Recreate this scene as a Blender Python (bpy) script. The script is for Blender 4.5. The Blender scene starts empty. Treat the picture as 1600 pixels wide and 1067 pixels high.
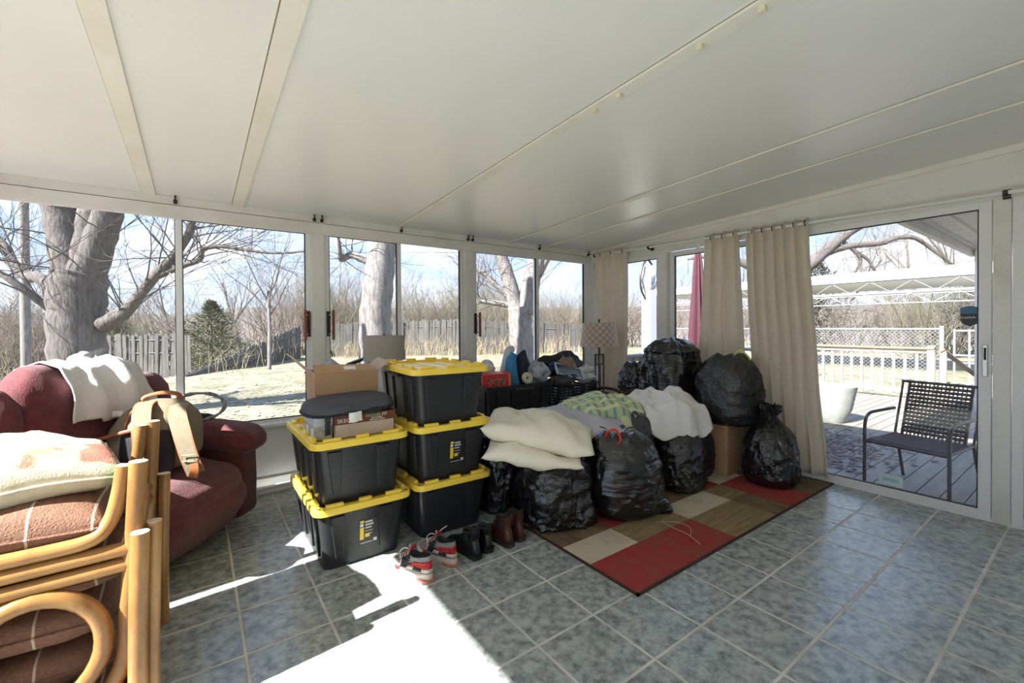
import bpy, math, random
from mathutils import Vector, Matrix, noise
R=math.radians; PI=math.pi
sc=bpy.context.scene; col=sc.collection
# ---------------------------------------------------------------- camera
cam=bpy.data.cameras.new('camera'); camo=bpy.data.objects.new('camera',cam); col.objects.link(camo); sc.camera=camo
cam.sensor_width=36; cam.lens=682.095/1600*36; cam.shift_y=-(533.5-516.074)/1600; cam.clip_start=.05; cam.clip_end=600
yaw,pit,rol=.625876,-.00952834,-.00581087
cf=Vector((math.sin(yaw)*math.cos(pit),math.cos(yaw)*math.cos(pit),math.sin(pit)))
cr=Vector((math.cos(yaw),-math.sin(yaw),0)); cu=cr.cross(cf); cr2=cr*math.cos(rol)+cu*math.sin(rol); cu2=cr2.cross(cf)
camo.matrix_world=Matrix(((cr2.x,cu2.x,-cf.x,0),(cr2.y,cu2.y,-cf.y,0),(cr2.z,cu2.z,-cf.z,1.3),(0,0,0,1)))
# ---------------------------------------------------------------- light
SKY=.80; SUN=3.8; EXPO=2.97
w=bpy.data.worlds.new('sky'); sc.world=w; w.use_nodes=True; nt=w.node_tree; nt.nodes.clear()
N=nt.nodes.new; L=nt.links.new
out=N('ShaderNodeOutputWorld'); bg=N('ShaderNodeBackground'); tc=N('ShaderNodeTexCoord'); sep=N('ShaderNodeSeparateXYZ')
L(tc.outputs['Generated'],sep.inputs[0])
rmp=N('ShaderNodeValToRGB'); e=rmp.color_ramp.elements; e[0].position=0; e[0].color=(.215,.25,.295,1); e[1].position=.6; e[1].color=(.10,.19,.37,1)
x=rmp.color_ramp.elements.new(.16); x.color=(.135,.185,.28,1)
L(sep.outputs['Z'],rmp.inputs[0])
mp=N('ShaderNodeMapping'); mp.inputs['Scale'].default_value=(2.2,2.2,6.0); L(tc.outputs['Generated'],mp.inputs[0])
nz=N('ShaderNodeTexNoise'); nz.inputs['Scale'].default_value=1.6; nz.inputs['Detail'].default_value=7; nz.inputs['Roughness'].default_value=.6; L(mp.outputs[0],nz.inputs['Vector'])
cr_=N('ShaderNodeValToRGB'); cr_.color_ramp.elements[0].position=.47; cr_.color_ramp.elements[1].position=.66; L(nz.outputs['Fac'],cr_.inputs[0])
mx=N('ShaderNodeMix'); mx.data_type='RGBA'; L(cr_.outputs['Color'],mx.inputs[0]); L(rmp.outputs['Color'],mx.inputs[6]); mx.inputs[7].default_value=(.245,.25,.262,1)
L(mx.outputs[2],bg.inputs[0]); bg.inputs[1].default_value=SKY; L(bg.outputs[0],out.inputs[0])
sl=bpy.data.lights.new('sun_offscreen','SUN'); sl.energy=SUN; sl.angle=R(.6); sl.color=(1,.985,.955); so=bpy.data.objects.new('sun_offscreen',sl); col.objects.link(so)
el=R(41.0); az=R(5.0); dv=Vector((math.cos(el)*math.cos(az),math.cos(el)*math.sin(az),-math.sin(el)))
so.rotation_euler=dv.to_track_quat('-Z','Y').to_euler(); so.location=(-8,2,8)
sc.cycles.max_bounces=12; sc.cycles.diffuse_bounces=7; sc.cycles.transparent_max_bounces=24
vs=sc.view_settings; vs.view_transform='Standard'; vs.look='None'; vs.exposure=EXPO; vs.gamma=1; vs.use_curve_mapping=False
# ---------------------------------------------------------------- helpers
MATS={}
def mat(name,c,rough=.6,c2=None,vs_=8.0,stretch=(1,1,1),bump=0,bs=60,metal=0,spec=.5,detail=4,lo=.35,hi=.65,rnd=0,bstretch=None,sheen=0,ramp_tex='noise',trans=0):
    if name in MATS: return MATS[name]
    m=bpy.data.materials.new(name); m.use_nodes=True; t=m.node_tree; b=t.nodes['Principled BSDF']
    b.inputs['Roughness'].default_value=rough; b.inputs['Metallic'].default_value=metal; b.inputs['Specular IOR Level'].default_value=spec
    b.inputs['Base Color'].default_value=(*c,1)
    if sheen: b.inputs['Sheen Weight'].default_value=sheen
    n=t.nodes.new; l=t.links.new
    tcn=n('ShaderNodeTexCoord'); vec=tcn.outputs['Object']
    if rnd:
        oi=n('ShaderNodeObjectInfo'); ad=n('ShaderNodeVectorMath'); ad.operation='ADD'; cm=n('ShaderNodeMath'); cm.operation='MULTIPLY'; cm.inputs[1].default_value=37.0
        l(oi.outputs['Random'],cm.inputs[0]); l(vec,ad.inputs[0]); l(cm.outputs[0],ad.inputs[1]); vec=ad.outputs[0]
    if c2 is not None:
        mpn=n('ShaderNodeMapping'); mpn.inputs['Scale'].default_value=stretch; l(vec,mpn.inputs[0])
        if ramp_tex=='wave':
            tx=n('ShaderNodeTexWave'); tx.inputs['Scale'].default_value=vs_; tx.inputs['Distortion'].default_value=.6; tx.inputs['Detail'].default_value=2; o=tx.outputs['Fac']
        else:
            tx=n('ShaderNodeTexNoise'); tx.inputs['Scale'].default_value=vs_; tx.inputs['Detail'].default_value=detail; tx.inputs['Roughness'].default_value=.62; o=tx.outputs['Fac']
        l(mpn.outputs[0],tx.inputs['Vector'])
        rp=n('ShaderNodeValToRGB'); rp.color_ramp.elements[0].position=lo; rp.color_ramp.elements[1].position=hi
        rp.color_ramp.elements[0].color=(*c,1); rp.color_ramp.elements[1].color=(*c2,1); l(o,rp.inputs[0]); l(rp.outputs[0],b.inputs['Base Color'])
    if bump:
        mb_=n('ShaderNodeMapping'); mb_.inputs['Scale'].default_value=bstretch or (1,1,1); l(vec,mb_.inputs[0])
        bt=n('ShaderNodeTexNoise'); bt.inputs['Scale'].default_value=bs; bt.inputs['Detail'].default_value=5; l(mb_.outputs[0],bt.inputs['Vector'])
        bn=n('ShaderNodeBump'); bn.inputs['Strength'].default_value=bump; bn.inputs['Distance'].default_value=.01; l(bt.outputs['Fac'],bn.inputs['Height']); l(bn.outputs[0],b.inputs['Normal'])
    if trans:   # thin cloth: some light passes through
        ou=t.nodes['Material Output']; tl=n('ShaderNodeBsdfTranslucent'); ms=n('ShaderNodeMixShader'); ms.inputs[0].default_value=trans; tl.inputs[0].default_value=(*c,1); l(b.outputs[0],ms.inputs[1]); l(tl.outputs[0],ms.inputs[2]); l(ms.outputs[0],ou.inputs[0])
    MATS[name]=m; return m
def stripes(name,base,line,scale,width,axis=0,base2=None,bump=.3,bs=150,rough=.85,line2=None,axis2=None):
    """woven fabric with thin lines across one local axis (or two for a plaid)"""
    if name in MATS: return MATS[name]
    m=mat(name,base,rough,base2,vs_=90,stretch=(1,.15,1) ,bump=bump,bs=bs); t=m.node_tree; n=t.nodes.new; l=t.links.new; b=t.nodes['Principled BSDF']
    src=b.inputs['Base Color'].links[0].from_socket if b.inputs['Base Color'].links else None
    tcn=n('ShaderNodeTexCoord'); sp=n('ShaderNodeSeparateXYZ'); l(tcn.outputs['Object'],sp.inputs[0])
    for ax,wd,cl in ((axis,width,line),)+(((axis2,width,line2),) if axis2 is not None else ()):
        mu=n('ShaderNodeMath'); mu.operation='MULTIPLY'; mu.inputs[1].default_value=scale; l(sp.outputs[ax],mu.inputs[0])
        fr=n('ShaderNodeMath'); fr.operation='FRACT'; l(mu.outputs[0],fr.inputs[0])
        lt=n('ShaderNodeMath'); lt.operation='LESS_THAN'; lt.inputs[1].default_value=wd; l(fr.outputs[0],lt.inputs[0])
        mi=n('ShaderNodeMix'); mi.data_type='RGBA'; l(lt.outputs[0],mi.inputs[0])
        if src: l(src,mi.inputs[6])
        else: mi.inputs[6].default_value=(*base,1)
        mi.inputs[7].default_value=(*cl,1); src=mi.outputs[2]
    l(src,b.inputs['Base Color']); return m
def glassmat(name,dust=.03,tint=(.99,.995,.99)):
    m=bpy.data.materials.new(name); m.use_nodes=True; t=m.node_tree; t.nodes.clear(); n=t.nodes.new; l=t.links.new
    o=n('ShaderNodeOutputMaterial'); tr=n('ShaderNodeBsdfTransparent'); tr.inputs[0].default_value=(*tint,1)
    g=n('ShaderNodeBsdfGlossy'); g.inputs['Roughness'].default_value=.01; fr=n('ShaderNodeFresnel'); fr.inputs[0].default_value=1.35
    m1=n('ShaderNodeMixShader'); l(fr.outputs[0],m1.inputs[0]); l(tr.outputs[0],m1.inputs[1]); l(g.outputs[0],m1.inputs[2])
    d=n('ShaderNodeBsdfDiffuse'); d.inputs[0].default_value=(.9,.9,.9,1); tcn=n('ShaderNodeTexCoord'); nz=n('ShaderNodeTexNoise'); nz.inputs['Scale'].default_value=2.2; nz.inputs['Detail'].default_value=6; l(tcn.outputs['Object'],nz.inputs['Vector'])
    mu=n('ShaderNodeMath'); mu.operation='MULTIPLY'; mu.inputs[1].default_value=dust*2; l(nz.outputs['Fac'],mu.inputs[0])
    m2=n('ShaderNodeMixShader'); l(mu.outputs[0],m2.inputs[0]); l(m1.outputs[0],m2.inputs[1]); l(d.outputs[0],m2.inputs[2]); l(m2.outputs[0],o.inputs[0]); return m
class MB:
    def __init__(s): s.v=[]; s.f=[]; s.mi=[]; s.cm=0
    def face(s,*ix): s.f.append(ix); s.mi.append(s.cm)
    def box(s,x0,x1,y0,y1,z0,z1,M=None):
        b=len(s.v); P=[(x0,y0,z0),(x1,y0,z0),(x1,y1,z0),(x0,y1,z0),(x0,y0,z1),(x1,y0,z1),(x1,y1,z1),(x0,y1,z1)]
        s.v+=[tuple(M@Vector(p)) if M else p for p in P]
        for q in ((3,2,1,0),(4,5,6,7),(0,1,5,4),(1,2,6,5),(2,3,7,6),(3,0,4,7)): s.face(*[b+i for i in q])
        return s
    def rings(s,rs,closed=True,cap0=True,cap1=True,wrap=False):
        b=len(s.v); n=len(rs[0])
        for r in rs: s.v+=[tuple(p) for p in r]
        m=len(rs)
        for i in range(m if wrap else m-1):
            for j in range(n if closed else n-1):
                k=(j+1)%n; i2=(i+1)%m
                s.face(b+i*n+j,b+i*n+k,b+i2*n+k,b+i2*n+j)
        if closed and not wrap:
            if cap0: s.face(*[b+j for j in range(n)][::-1])
            if cap1: s.face(*[b+(m-1)*n+j for j in range(n)])
        return s
    def tube(s,pts,rad,n=8,closed=False,flat=1.0):
        P=[Vector(p) for p in pts]; m=len(P)
        if not hasattr(rad,'__len__'): rad=[rad]*m
        up=None; rs=[]
        for i in range(m):
            if closed: t=(P[(i+1)%m]-P[i-1]).normalized()
            else: t=(P[min(i+1,m-1)]-P[max(i-1,0)])
            t=t.normalized() if t.length>1e-9 else Vector((0,0,1))
            if up is None:
                up=t.orthogonal().normalized()
                if abs(t.z)<.9: up=(Vector((0,0,1))-t*t.z).normalized()
            else:
                up=up-t*up.dot(t); up=up.normalized() if up.length>1e-6 else t.orthogonal().normalized()
            sd=t.cross(up)
            rs.append([P[i]+(sd*math.cos(2*PI*j/n)+up*math.sin(2*PI*j/n)*flat)*rad[i] for j in range(n)])
        return s.rings(rs,wrap=closed)
    def grid(s,fn,nu,nv):
        b=len(s.v)
        for i in range(nu+1):
            for j in range(nv+1): s.v.append(tuple(fn(i/nu,j/nv)))
        for i in range(nu):
            for j in range(nv): a=b+i*(nv+1)+j; s.face(a,a+nv+1,a+nv+2,a+1)
        return s
    def quad(s,a,b_,c,d):
        b=len(s.v); s.v+=[tuple(a),tuple(b_),tuple(c),tuple(d)]; s.face(b,b+1,b+2,b+3); return s
    def mesh(s,name,ms,smooth=False,ang=40):
        me=bpy.data.meshes.new(name); me.from_pydata(s.v,[],s.f)
        for m in (ms if isinstance(ms,(list,tuple)) else [ms]): me.materials.append(m)
        me.polygons.foreach_set('material_index',s.mi)
        if smooth:
            me.polygons.foreach_set('use_smooth',[True]*len(s.f))
            if ang: me.set_sharp_from_angle(angle=R(ang))
        me.update(); return me
    def build(s,name,ms,parent=None,smooth=False,ang=40,bev=0,loc=None,rz=0,solid=0,sub=0):
        o=bpy.data.objects.new(name,s.mesh(name,ms,smooth,ang)); col.objects.link(o)
        if parent: o.parent=parent
        if loc: o.location=loc
        if rz: o.rotation_euler=(0,0,rz)
        if solid: md=o.modifiers.new('solid','SOLIDIFY'); md.thickness=solid; md.offset=0
        if bev: md=o.modifiers.new('bevel','BEVEL'); md.width=bev; md.segments=2; md.limit_method='ANGLE'
        if sub: md=o.modifiers.new('sub','SUBSURF'); md.levels=sub; md.render_levels=sub
        return o
def obj(name,me,parent=None,loc=None):
    o=bpy.data.objects.new(name,me); col.objects.link(o)
    if parent: o.parent=parent
    if loc: o.location=loc
    return o
def thing(name,label,cat,loc=(0,0,0),rz=0,group=None,rot=None):
    o=bpy.data.objects.new(name,None); col.objects.link(o); o.empty_display_size=.1; o.location=loc; o.rotation_euler=rot or (0,0,rz); return tag(o,label,cat,group)
def tag(o,label,cat,group=None,kind=None):
    o['label']=label; o['category']=cat
    if group: o['group']=group
    if kind: o['kind']=kind
    return o
def struct(o,label=None,cat=None):
    o['kind']='structure'
    if label: o['label']=label
    if cat: o['category']=cat
    return o
def semp(name,label,cat,loc=(0,0,0)):
    o=bpy.data.objects.new(name,None); col.objects.link(o); o.location=loc; return struct(o,label,cat)
def rrect(w,d,r,z,n=5,cx=0,cy=0):
    P=[]
    for (sx,sy,a) in ((1,1,0),(-1,1,90),(-1,-1,180),(1,-1,270)):
        for k in range(n+1):
            t=R(a+90*k/n); P.append(Vector((cx+sx*(w/2-r)+r*math.cos(t),cy+sy*(d/2-r)+r*math.sin(t),z)))
    return P
def nz3(p,s,o=0): return noise.noise(Vector((p[0]*s+o*17.3,p[1]*s-o*9.1,p[2]*s+o*5.7)))
def ridge(p,s,o=0): return 1-2*abs(nz3(p,s,o))
def smooth01(a,b,x):
    t=max(0,min(1,(x-a)/(b-a))); return t*t*(3-2*t)
def lerp_prof(prof,t):
    n=len(prof)-1; i=min(int(t*n),n-1); k=t*n-i; return [a+(b-a)*k for a,b in zip(prof[i],prof[i+1])]
def text_mesh(name,body,size,m,parent,M,extr=.0006):
    cu=bpy.data.curves.new(name,'FONT'); cu.body=body; cu.size=size; cu.extrude=extr; cu.align_x='LEFT'
    to=bpy.data.objects.new(name,cu); dg=bpy.context.evaluated_depsgraph_get(); me=bpy.data.meshes.new_from_object(to.evaluated_get(dg) if False else to); bpy.data.objects.remove(to); me.materials.clear(); me.materials.append(m)
    o=obj(name,me,parent); o.matrix_local=M; return o
def smoothpath(pts,k=4):
    P=[Vector(p) for p in pts]; o=[]
    for i in range(len(P)-1):
        a=P[max(i-1,0)];b=P[i];c=P[i+1];d=P[min(i+2,len(P)-1)]
        for j in range(k):
            t=j/k; o.append(.5*((2*b)+(c-a)*t+(2*a-5*b+4*c-d)*t*t+(3*b-a-3*c+d)*t**3))
    o.append(P[-1]); return o
# ---------------------------------------------------------------- materials of the shell
WHITE=mat('white_aluminium',(.76,.74,.70),.4,(.64,.61,.55),vs_=3,detail=6,lo=.45,hi=.75)
VINYL=mat('white_vinyl',(.78,.78,.77),.35)
CEIL=mat('ceiling_panel_skin',(.80,.80,.79),.32,(.77,.77,.755),vs_=1.2,bump=.06,bs=160,bstretch=(1,.2,1),spec=.45)
RIB=mat('ceiling_rib_white',(.80,.775,.71),.45,(.70,.66,.56),vs_=2,detail=6,lo=.5,hi=.8)
GLASS=glassmat('window_glass',.02); GLASS2=glassmat('door_glass',.015)
BLACKG=mat('black_gasket',(.02,.02,.02),.6); DARKM=mat('dark_bronze',(.05,.04,.035),.45,metal=.6); WOODH=mat('brown_wood_handle',(.27,.09,.035),.45,(.2,.06,.02),vs_=20,stretch=(1,1,.1)); STEEL=mat('steel',(.55,.55,.55),.3,metal=1)
TILE=mat('slate_tile',(.17,.195,.183),.27,(.47,.495,.475),vs_=24,detail=13,lo=.34,hi=.62,rnd=1,bump=.15,bs=18,spec=.5)
GROUT=mat('grout',(.70,.67,.61),.85,(.54,.50,.44),vs_=6)
SIDING=mat('white_siding',(.83,.83,.81),.6)
X0,X1,Y0,Y1=-1.45,4.20,-1.2,4.05
SLOPE=.045; ZC=2.26
zc=lambda y: ZC+SLOPE*(Y1-y)
# floor with tiles
fb=MB().box(X0-.1,X1+.1,Y0-.1,Y1+.1,-.12,-.0015); floor=struct(fb.build('floor',GROUT),'grey-green slate look tile floor with pale grout','floor')
px,py=.322,.3255; gx0,gy0=.146,1.047; g=.0058
def tilemesh(w,d):
    m=MB(); c=.002
    m.rings([[(-w/2,-d/2,-.006),(w/2,-d/2,-.006),(w/2,d/2,-.006),(-w/2,d/2,-.006)],[(-w/2,-d/2,-.0015),(w/2,-d/2,-.0015),(w/2,d/2,-.0015),(-w/2,d/2,-.0015)],[(-w/2+c,-d/2+c,0),(w/2-c,-d/2+c,0),(w/2-c,d/2-c,0),(-w/2+c,d/2-c,0)]],cap0=False)
    return m.mesh('tile',TILE)
full=tilemesh(px-2*g,py-2*g); cache={}
i0=math.floor((X0-gx0)/px); i1=math.ceil((X1+.03-gx0)/px); j0=math.floor((Y0-gy0)/py); j1=math.ceil((Y1-gy0)/py)
for i in range(i0,i1):
    for j in range(j0,j1):
        a=max(gx0+i*px+g,X0); b=min(gx0+(i+1)*px-g,X1+.03); c=max(gy0+j*py+g,Y0); d=min(gy0+(j+1)*py-g,Y1)
        if b-a<.02 or d-c<.02: continue
        k=(round(b-a,3),round(d-c,3))
        if abs(b-a-(px-2*g))<1e-4 and abs(d-c-(py-2*g))<1e-4: me=full
        else: me=cache.setdefault(k,tilemesh(b-a,d-c))
        obj('tile',me,floor,((a+b)/2,(c+d)/2,0))
# ceiling
cb=MB(); b=[(X0-.15,Y1+.16),(X1+.16,Y1+.16),(X1+.16,Y0-.1),(X0-.15,Y0-.1)]
cb.rings([[(x,y,zc(y)) for x,y in b],[(x,y,zc(y)+.09) for x,y in b]]); ceil=struct(cb.build('ceiling',CEIL),'smooth white panel ceiling sloping gently down to the windows','ceiling')
JOINT=mat('joint_grime',(.2,.16,.11),.8)
def rib(xa,xb,h=.012,w=None):
    m=MB(); m.rings([[(xa,Y1,zc(Y1)-h),(xb,Y1,zc(Y1)-h),(xb,Y1,zc(Y1)+.002),(xa,Y1,zc(Y1)+.002)],[(xa,Y0,zc(Y0)-h),(xb,Y0,zc(Y0)-h),(xb,Y0,zc(Y0)+.002),(xa,Y0,zc(Y0)+.002)]])
    j=MB(); k=.004; j.rings([[(xa-k,Y1,zc(Y1)-.001),(xa,Y1,zc(Y1)-.001),(xa,Y1,zc(Y1)+.003),(xa-k,Y1,zc(Y1)+.003)],[(xa-k,Y0,zc(Y0)-.001),(xa,Y0,zc(Y0)-.001),(xa,Y0,zc(Y0)+.003),(xa-k,Y0,zc(Y0)+.003)]]); j.build('ceiling_joint',JOINT,ceil)
    return m.build('ceiling_rib',RIB,ceil)
rib(-.30,-.225); rib(.235,.31); rib(1.565,1.635); rib(2.885,2.925); rib(3.41,3.45)
CREAM=mat('cream_plastic',(.72,.66,.48),.5)
for y in (.72,.95,1.35,1.5): MB().box(1.585,1.61,y-.012,y+.012,zc(y)-.03,zc(y)-.011).build('ceiling_clip',CREAM,ceil,bev=.003)
# walls
wb=MB().box(X0-.1,X1+.06,Y1,Y1+.1,0,.5); wb.box(X0-.1,X1+.06,Y1-.0,Y1+.1,2.185,2.30); wall_back=struct(wb.build('wall_back',WHITE),'white knee wall and header carrying the sliding windows','wall')
MB().box(X0,X1,Y1-.09,Y1+.06,.5,.528).build('window_sill',VINYL,wall_back,bev=.006)
MB().box(X0,X1,Y1-.022,Y1,2.20,2.262).build('header_band',WHITE,wall_back,bev=.004)
MB().box(X0,X1,Y1-.008,Y1,.1,.47).build('knee_panel',VINYL,wall_back,bev=.003)
MB().box(X0,X1,Y1-.03,Y1+.0,2.10,2.195).build('head_track',WHITE,wall_back,bev=.004)
struct(MB().box(X0,X1,Y1-.02,Y1,0,.08).build('baseboard_back',VINYL,bev=.004))
for i,x in enumerate((-.115,.825,.885,1.6,2.335,2.39,3.31,4.13)):
    h=MB(); h.box(x-.012,x+.012,Y1-.05,Y1-.03,2.205,2.232); h.tube([(x,Y1-.045,2.225),(x,Y1-.06,2.25),(x,Y1-.045,2.265),(x,Y1-.028,2.255)],.006,6); h.build('rod_hook',DARKM,wall_back,bev=.002)
def panel(name,ax,a0,a1,z0,z1,pl,sw=.045,top=.05,bot=.05,th=.035,label=None,glass=GLASS,handle=None,sign=1,fm=VINYL,cat='window'):
    """sliding sash: ax 'x' lies in a y=pl plane, 'y' in an x=pl plane; sign points outdoors"""
    W=semp(name,label,cat); 
    def bx(m,a,b,z,zz,d0,d1):
        if ax=='x': m.box(a,b,pl+min(d0*sign,d1*sign),pl+max(d0*sign,d1*sign),z,zz)
        else: m.box(pl+min(d0*sign,d1*sign),pl+max(d0*sign,d1*sign),a,b,z,zz)
    for a,b,z,zz,nm in ((a0,a0+sw,z0,z1,'stile'),(a1-sw,a1,z0,z1,'stile'),(a0+sw,a1-sw,z1-top,z1,'top_rail'),(a0+sw,a1-sw,z0,z0+bot,'bottom_rail')):
        m=MB(); bx(m,a,b,z,zz,0,th); m.build(nm,fm,W,bev=.003)
    gk=MB(); t=.006
    for a,b,z,zz in ((a0+sw,a0+sw+t,z0+bot,z1-top),(a1-sw-t,a1-sw,z0+bot,z1-top),(a0+sw,a1-sw,z1-top-t,z1-top),(a0+sw,a1-sw,z0+bot,z0+bot+t)): bx(gk,a,b,z,zz,.004,th-.004)
    gk.build('gasket',BLACKG,W)
    gm=MB(); bx(gm,a0+sw,a1-sw,z0+bot,z1-top,th/2-.002,th/2+.002); gm.build('glass_pane',glass,W)
    if handle is not None:
        h=MB(); bx(h,handle-.016,handle+.016,1.22,1.44,-.014,0); hd=h.build('handle_plate',DARKM,W,bev=.003)
        h=MB(); s_=-1 if handle>(a0+a1)/2 else 1
        bx(h,handle+s_*.03-.011,handle+s_*.03+.011,1.19,1.45,-.06,-.035); hg=h.build('handle_grip',WOODH,W,bev=.005)
        h=MB(); 
        for z in (1.235,1.40): bx(h,handle+s_*.004-.005,handle+s_*.03+.005,z,z+.012,-.045,-.012)
        h.build('handle_bracket',STEEL,W)
    return W
ws=(('window_1',-1.38,-.09,0,None),('window_2',-.12,.80,1,.775),('window_3',.91,1.61,1,.94),('window_4',1.585,2.31,0,None),('window_5',2.41,3.33,1,2.44),('window_6',3.30,4.16,0,None))
wl=('wide glass sash looking onto the forked tree','sash with wooden handle beside the narrow double post','sash with wooden handle in front of the straight tree trunk','glass sash between straight trunk and the board fence','sash with wooden handle in front of the forked pale tree','glass sash next to the room corner and drawn curtain')
for (n,a,b,inn,h),lb in zip(ws,wl): panel(n,'x',a,b,.528,2.15 if inn else 2.165,Y1+(.0 if inn else .04),label=lb,handle=h,sw=.03 if not inn else .04,top=.035 if not inn else .045,bot=.02)
for i,(a,b) in enumerate(((.80,.91),(2.31,2.41),(4.16,4.26))): struct(MB().box(a,b,Y1-.02,Y1+.09,.5,2.2).build('trim_%d'%(i+1),WHITE,bev=.004))
# right wall
wr=MB().box(X1,X1+.09,Y0,Y1+.1,2.12,2.22); 
wr.rings([[(X1,Y0,2.22),(X1,Y1,2.22),(X1,Y1,zc(Y1)),(X1,Y0,zc(Y0))],[(X1+.09,Y0,2.22),(X1+.09,Y1,2.22),(X1+.09,Y1,zc(Y1)),(X1+.09,Y0,zc(Y0))]])
wall_right=struct(wr.build('wall_right',WHITE),'white gable panel above the sliding patio doors','wall')
m=MB(); m.rings([[(X1-.02,Y0,zc(Y0)-.055),(X1,Y0,zc(Y0)-.055),(X1,Y0,zc(Y0)),(X1-.02,Y0,zc(Y0))],[(X1-.02,Y1,zc(Y1)-.02),(X1,Y1,zc(Y1)-.02),(X1,Y1,zc(Y1)),(X1-.02,Y1,zc(Y1))]]); m.build('crown_strip',RIB,wall_right)
MB().box(X1-.012,X1,Y0,Y1,2.10,2.135).build('head_strip',WHITE,wall_right,bev=.003)
MB().box(X1,X1+.09,Y0,Y1,-.02,.012).build('door_track',VINYL,wall_right,bev=.003)
for i,(a,b) in enumerate(((.39,.47),(2.9,3.0),(3.98,4.06),(-.86,-.78))): struct(MB().box(X1-.005,X1+.095,a,b,0,2.13).build('trim_%d'%(i+4),WHITE,bev=.004))
d1=panel('door_1','y',.475,1.74,.012,2.105,X1+.005,sw=.06,top=.05,bot=.055,label='sliding patio door with metal latch and shield sticker',glass=GLASS2,cat='door')
lk=MB().box(X1-.008,X1+.006,.49,.516,.95,1.16); lko=lk.build('latch_plate',STEEL,d1,bev=.004); MB().box(X1-.010,X1-.007,.497,.509,1.06,1.14).build('latch_slot',BLACKG,d1); 
m=MB(); m.tube([(X1-.008,.503,1.03),(X1-.02,.503,1.03)],.011,12); m.build('latch_knob',STEEL,d1,smooth=True)
BLUE=mat('sticker_blue',(.03,.13,.26),.4); NAVY=mat('sticker_black',(.012,.016,.022),.4); INKW=mat('white_ink',(.8,.8,.8),.5)
def shield(s,x,mt,z0=None):
    m=MB(); P=[(-.046,.062),(0,.074),(.046,.062),(.046,-.02),(.036,-.045),(0,-.066),(-.036,-.045),(-.046,-.02)]
    if z0=='top': P=[(-.046,.062),(0,.074),(.046,.062),(.046,.022),(-.046,.022)]
    m.rings([[(x,.575+a*s,1.345+b*s) for a,b in P],[(x+.0008,.575+a*s,1.345+b*s) for a,b in P]]); return m
shield(1,X1+.0165,NAVY).build('shield_sticker',NAVY,d1); shield(.999,X1+.0158,BLUE,'top').build('sticker_band',BLUE,d1)
text_mesh('sticker_lettering','SimpliSafe',.018,INKW,d1,Matrix(((0,0,-1,X1+.0155),(-1,0,0,.62),(0,1,0,1.335),(0,0,0,1))),.0002)
MB().box(X1+.0155,X1+.0168,.915,1.06,.085,.165).build('notice_sticker',mat('pale_sticker',(.62,.72,.72),.5),d1); MB().box(X1+.0148,X1+.0156,.94,1.035,.115,.14).build('notice_band',mat('sticker_cyan',(.36,.55,.6),.5),d1)
panel('door_2','y',1.68,2.895,.012,2.105,X1+.045,sw=.06,label='fixed patio door pane half hidden by the curtains',glass=GLASS2,cat='door')
panel('door_3','y',-.78,.385,.012,2.105,X1+.005,sw=.05,label='patio door pane beyond the wide white post',glass=GLASS2,cat='door')
panel('window_7','y',3.0,3.98,.012,2.105,X1+.02,sw=.04,label='narrow corner pane beside the lattice-shade lamp',glass=GLASS2)
# left wall (out of frame, lets the sun in) and house wall behind the camera
wlm=MB().box(X0-.09,X0,Y0,Y1+.1,0,.5); wlm.box(X0-.09,X0,Y0,Y1+.1,2.14,2.22); wlm.rings([[(X0-.09,Y0,2.22),(X0-.09,Y1,2.22),(X0-.09,Y1,zc(Y1)),(X0-.09,Y0,zc(Y0))],[(X0,Y0,2.22),(X0,Y1,2.22),(X0,Y1,zc(Y1)),(X0,Y0,zc(Y0))]]); wl_=struct(wlm.build('wall_left',WHITE),'white knee wall and gable on the sunny side','wall')
panel('window_8','y',2.5,3.98,.5,2.14,X0,label='side window by the burgundy sofa',sign=-1); panel('window_9','y',.6,2.45,.5,2.14,X0,label='side window by the rattan stack',sign=-1); panel('window_10','y',-1.1,.55,.5,2.14,X0,label='side window by the house wall',sign=-1)
struct(MB().box(X0-.09,X1+.09,Y0-.1,Y0,0,2.75).build('wall_front',SIDING),'white house wall behind the viewer','wall')
# white trim strips lying by the wall
for i,(dx,dy,dz) in enumerate(((0,0,0),(.03,.055,0),(.015,.028,.024))):
    s=MB().box(-.17,.17,-.022,.022,0,.022); o=s.build('trim_strip',VINYL,bev=.003,loc=(.50+dx,3.93+dy-.03,.0+dz),rz=R(2)); tag(o,'white vinyl strip lying on tiles under window wall','trim strip','white strips on the floor by the wall')
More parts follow.
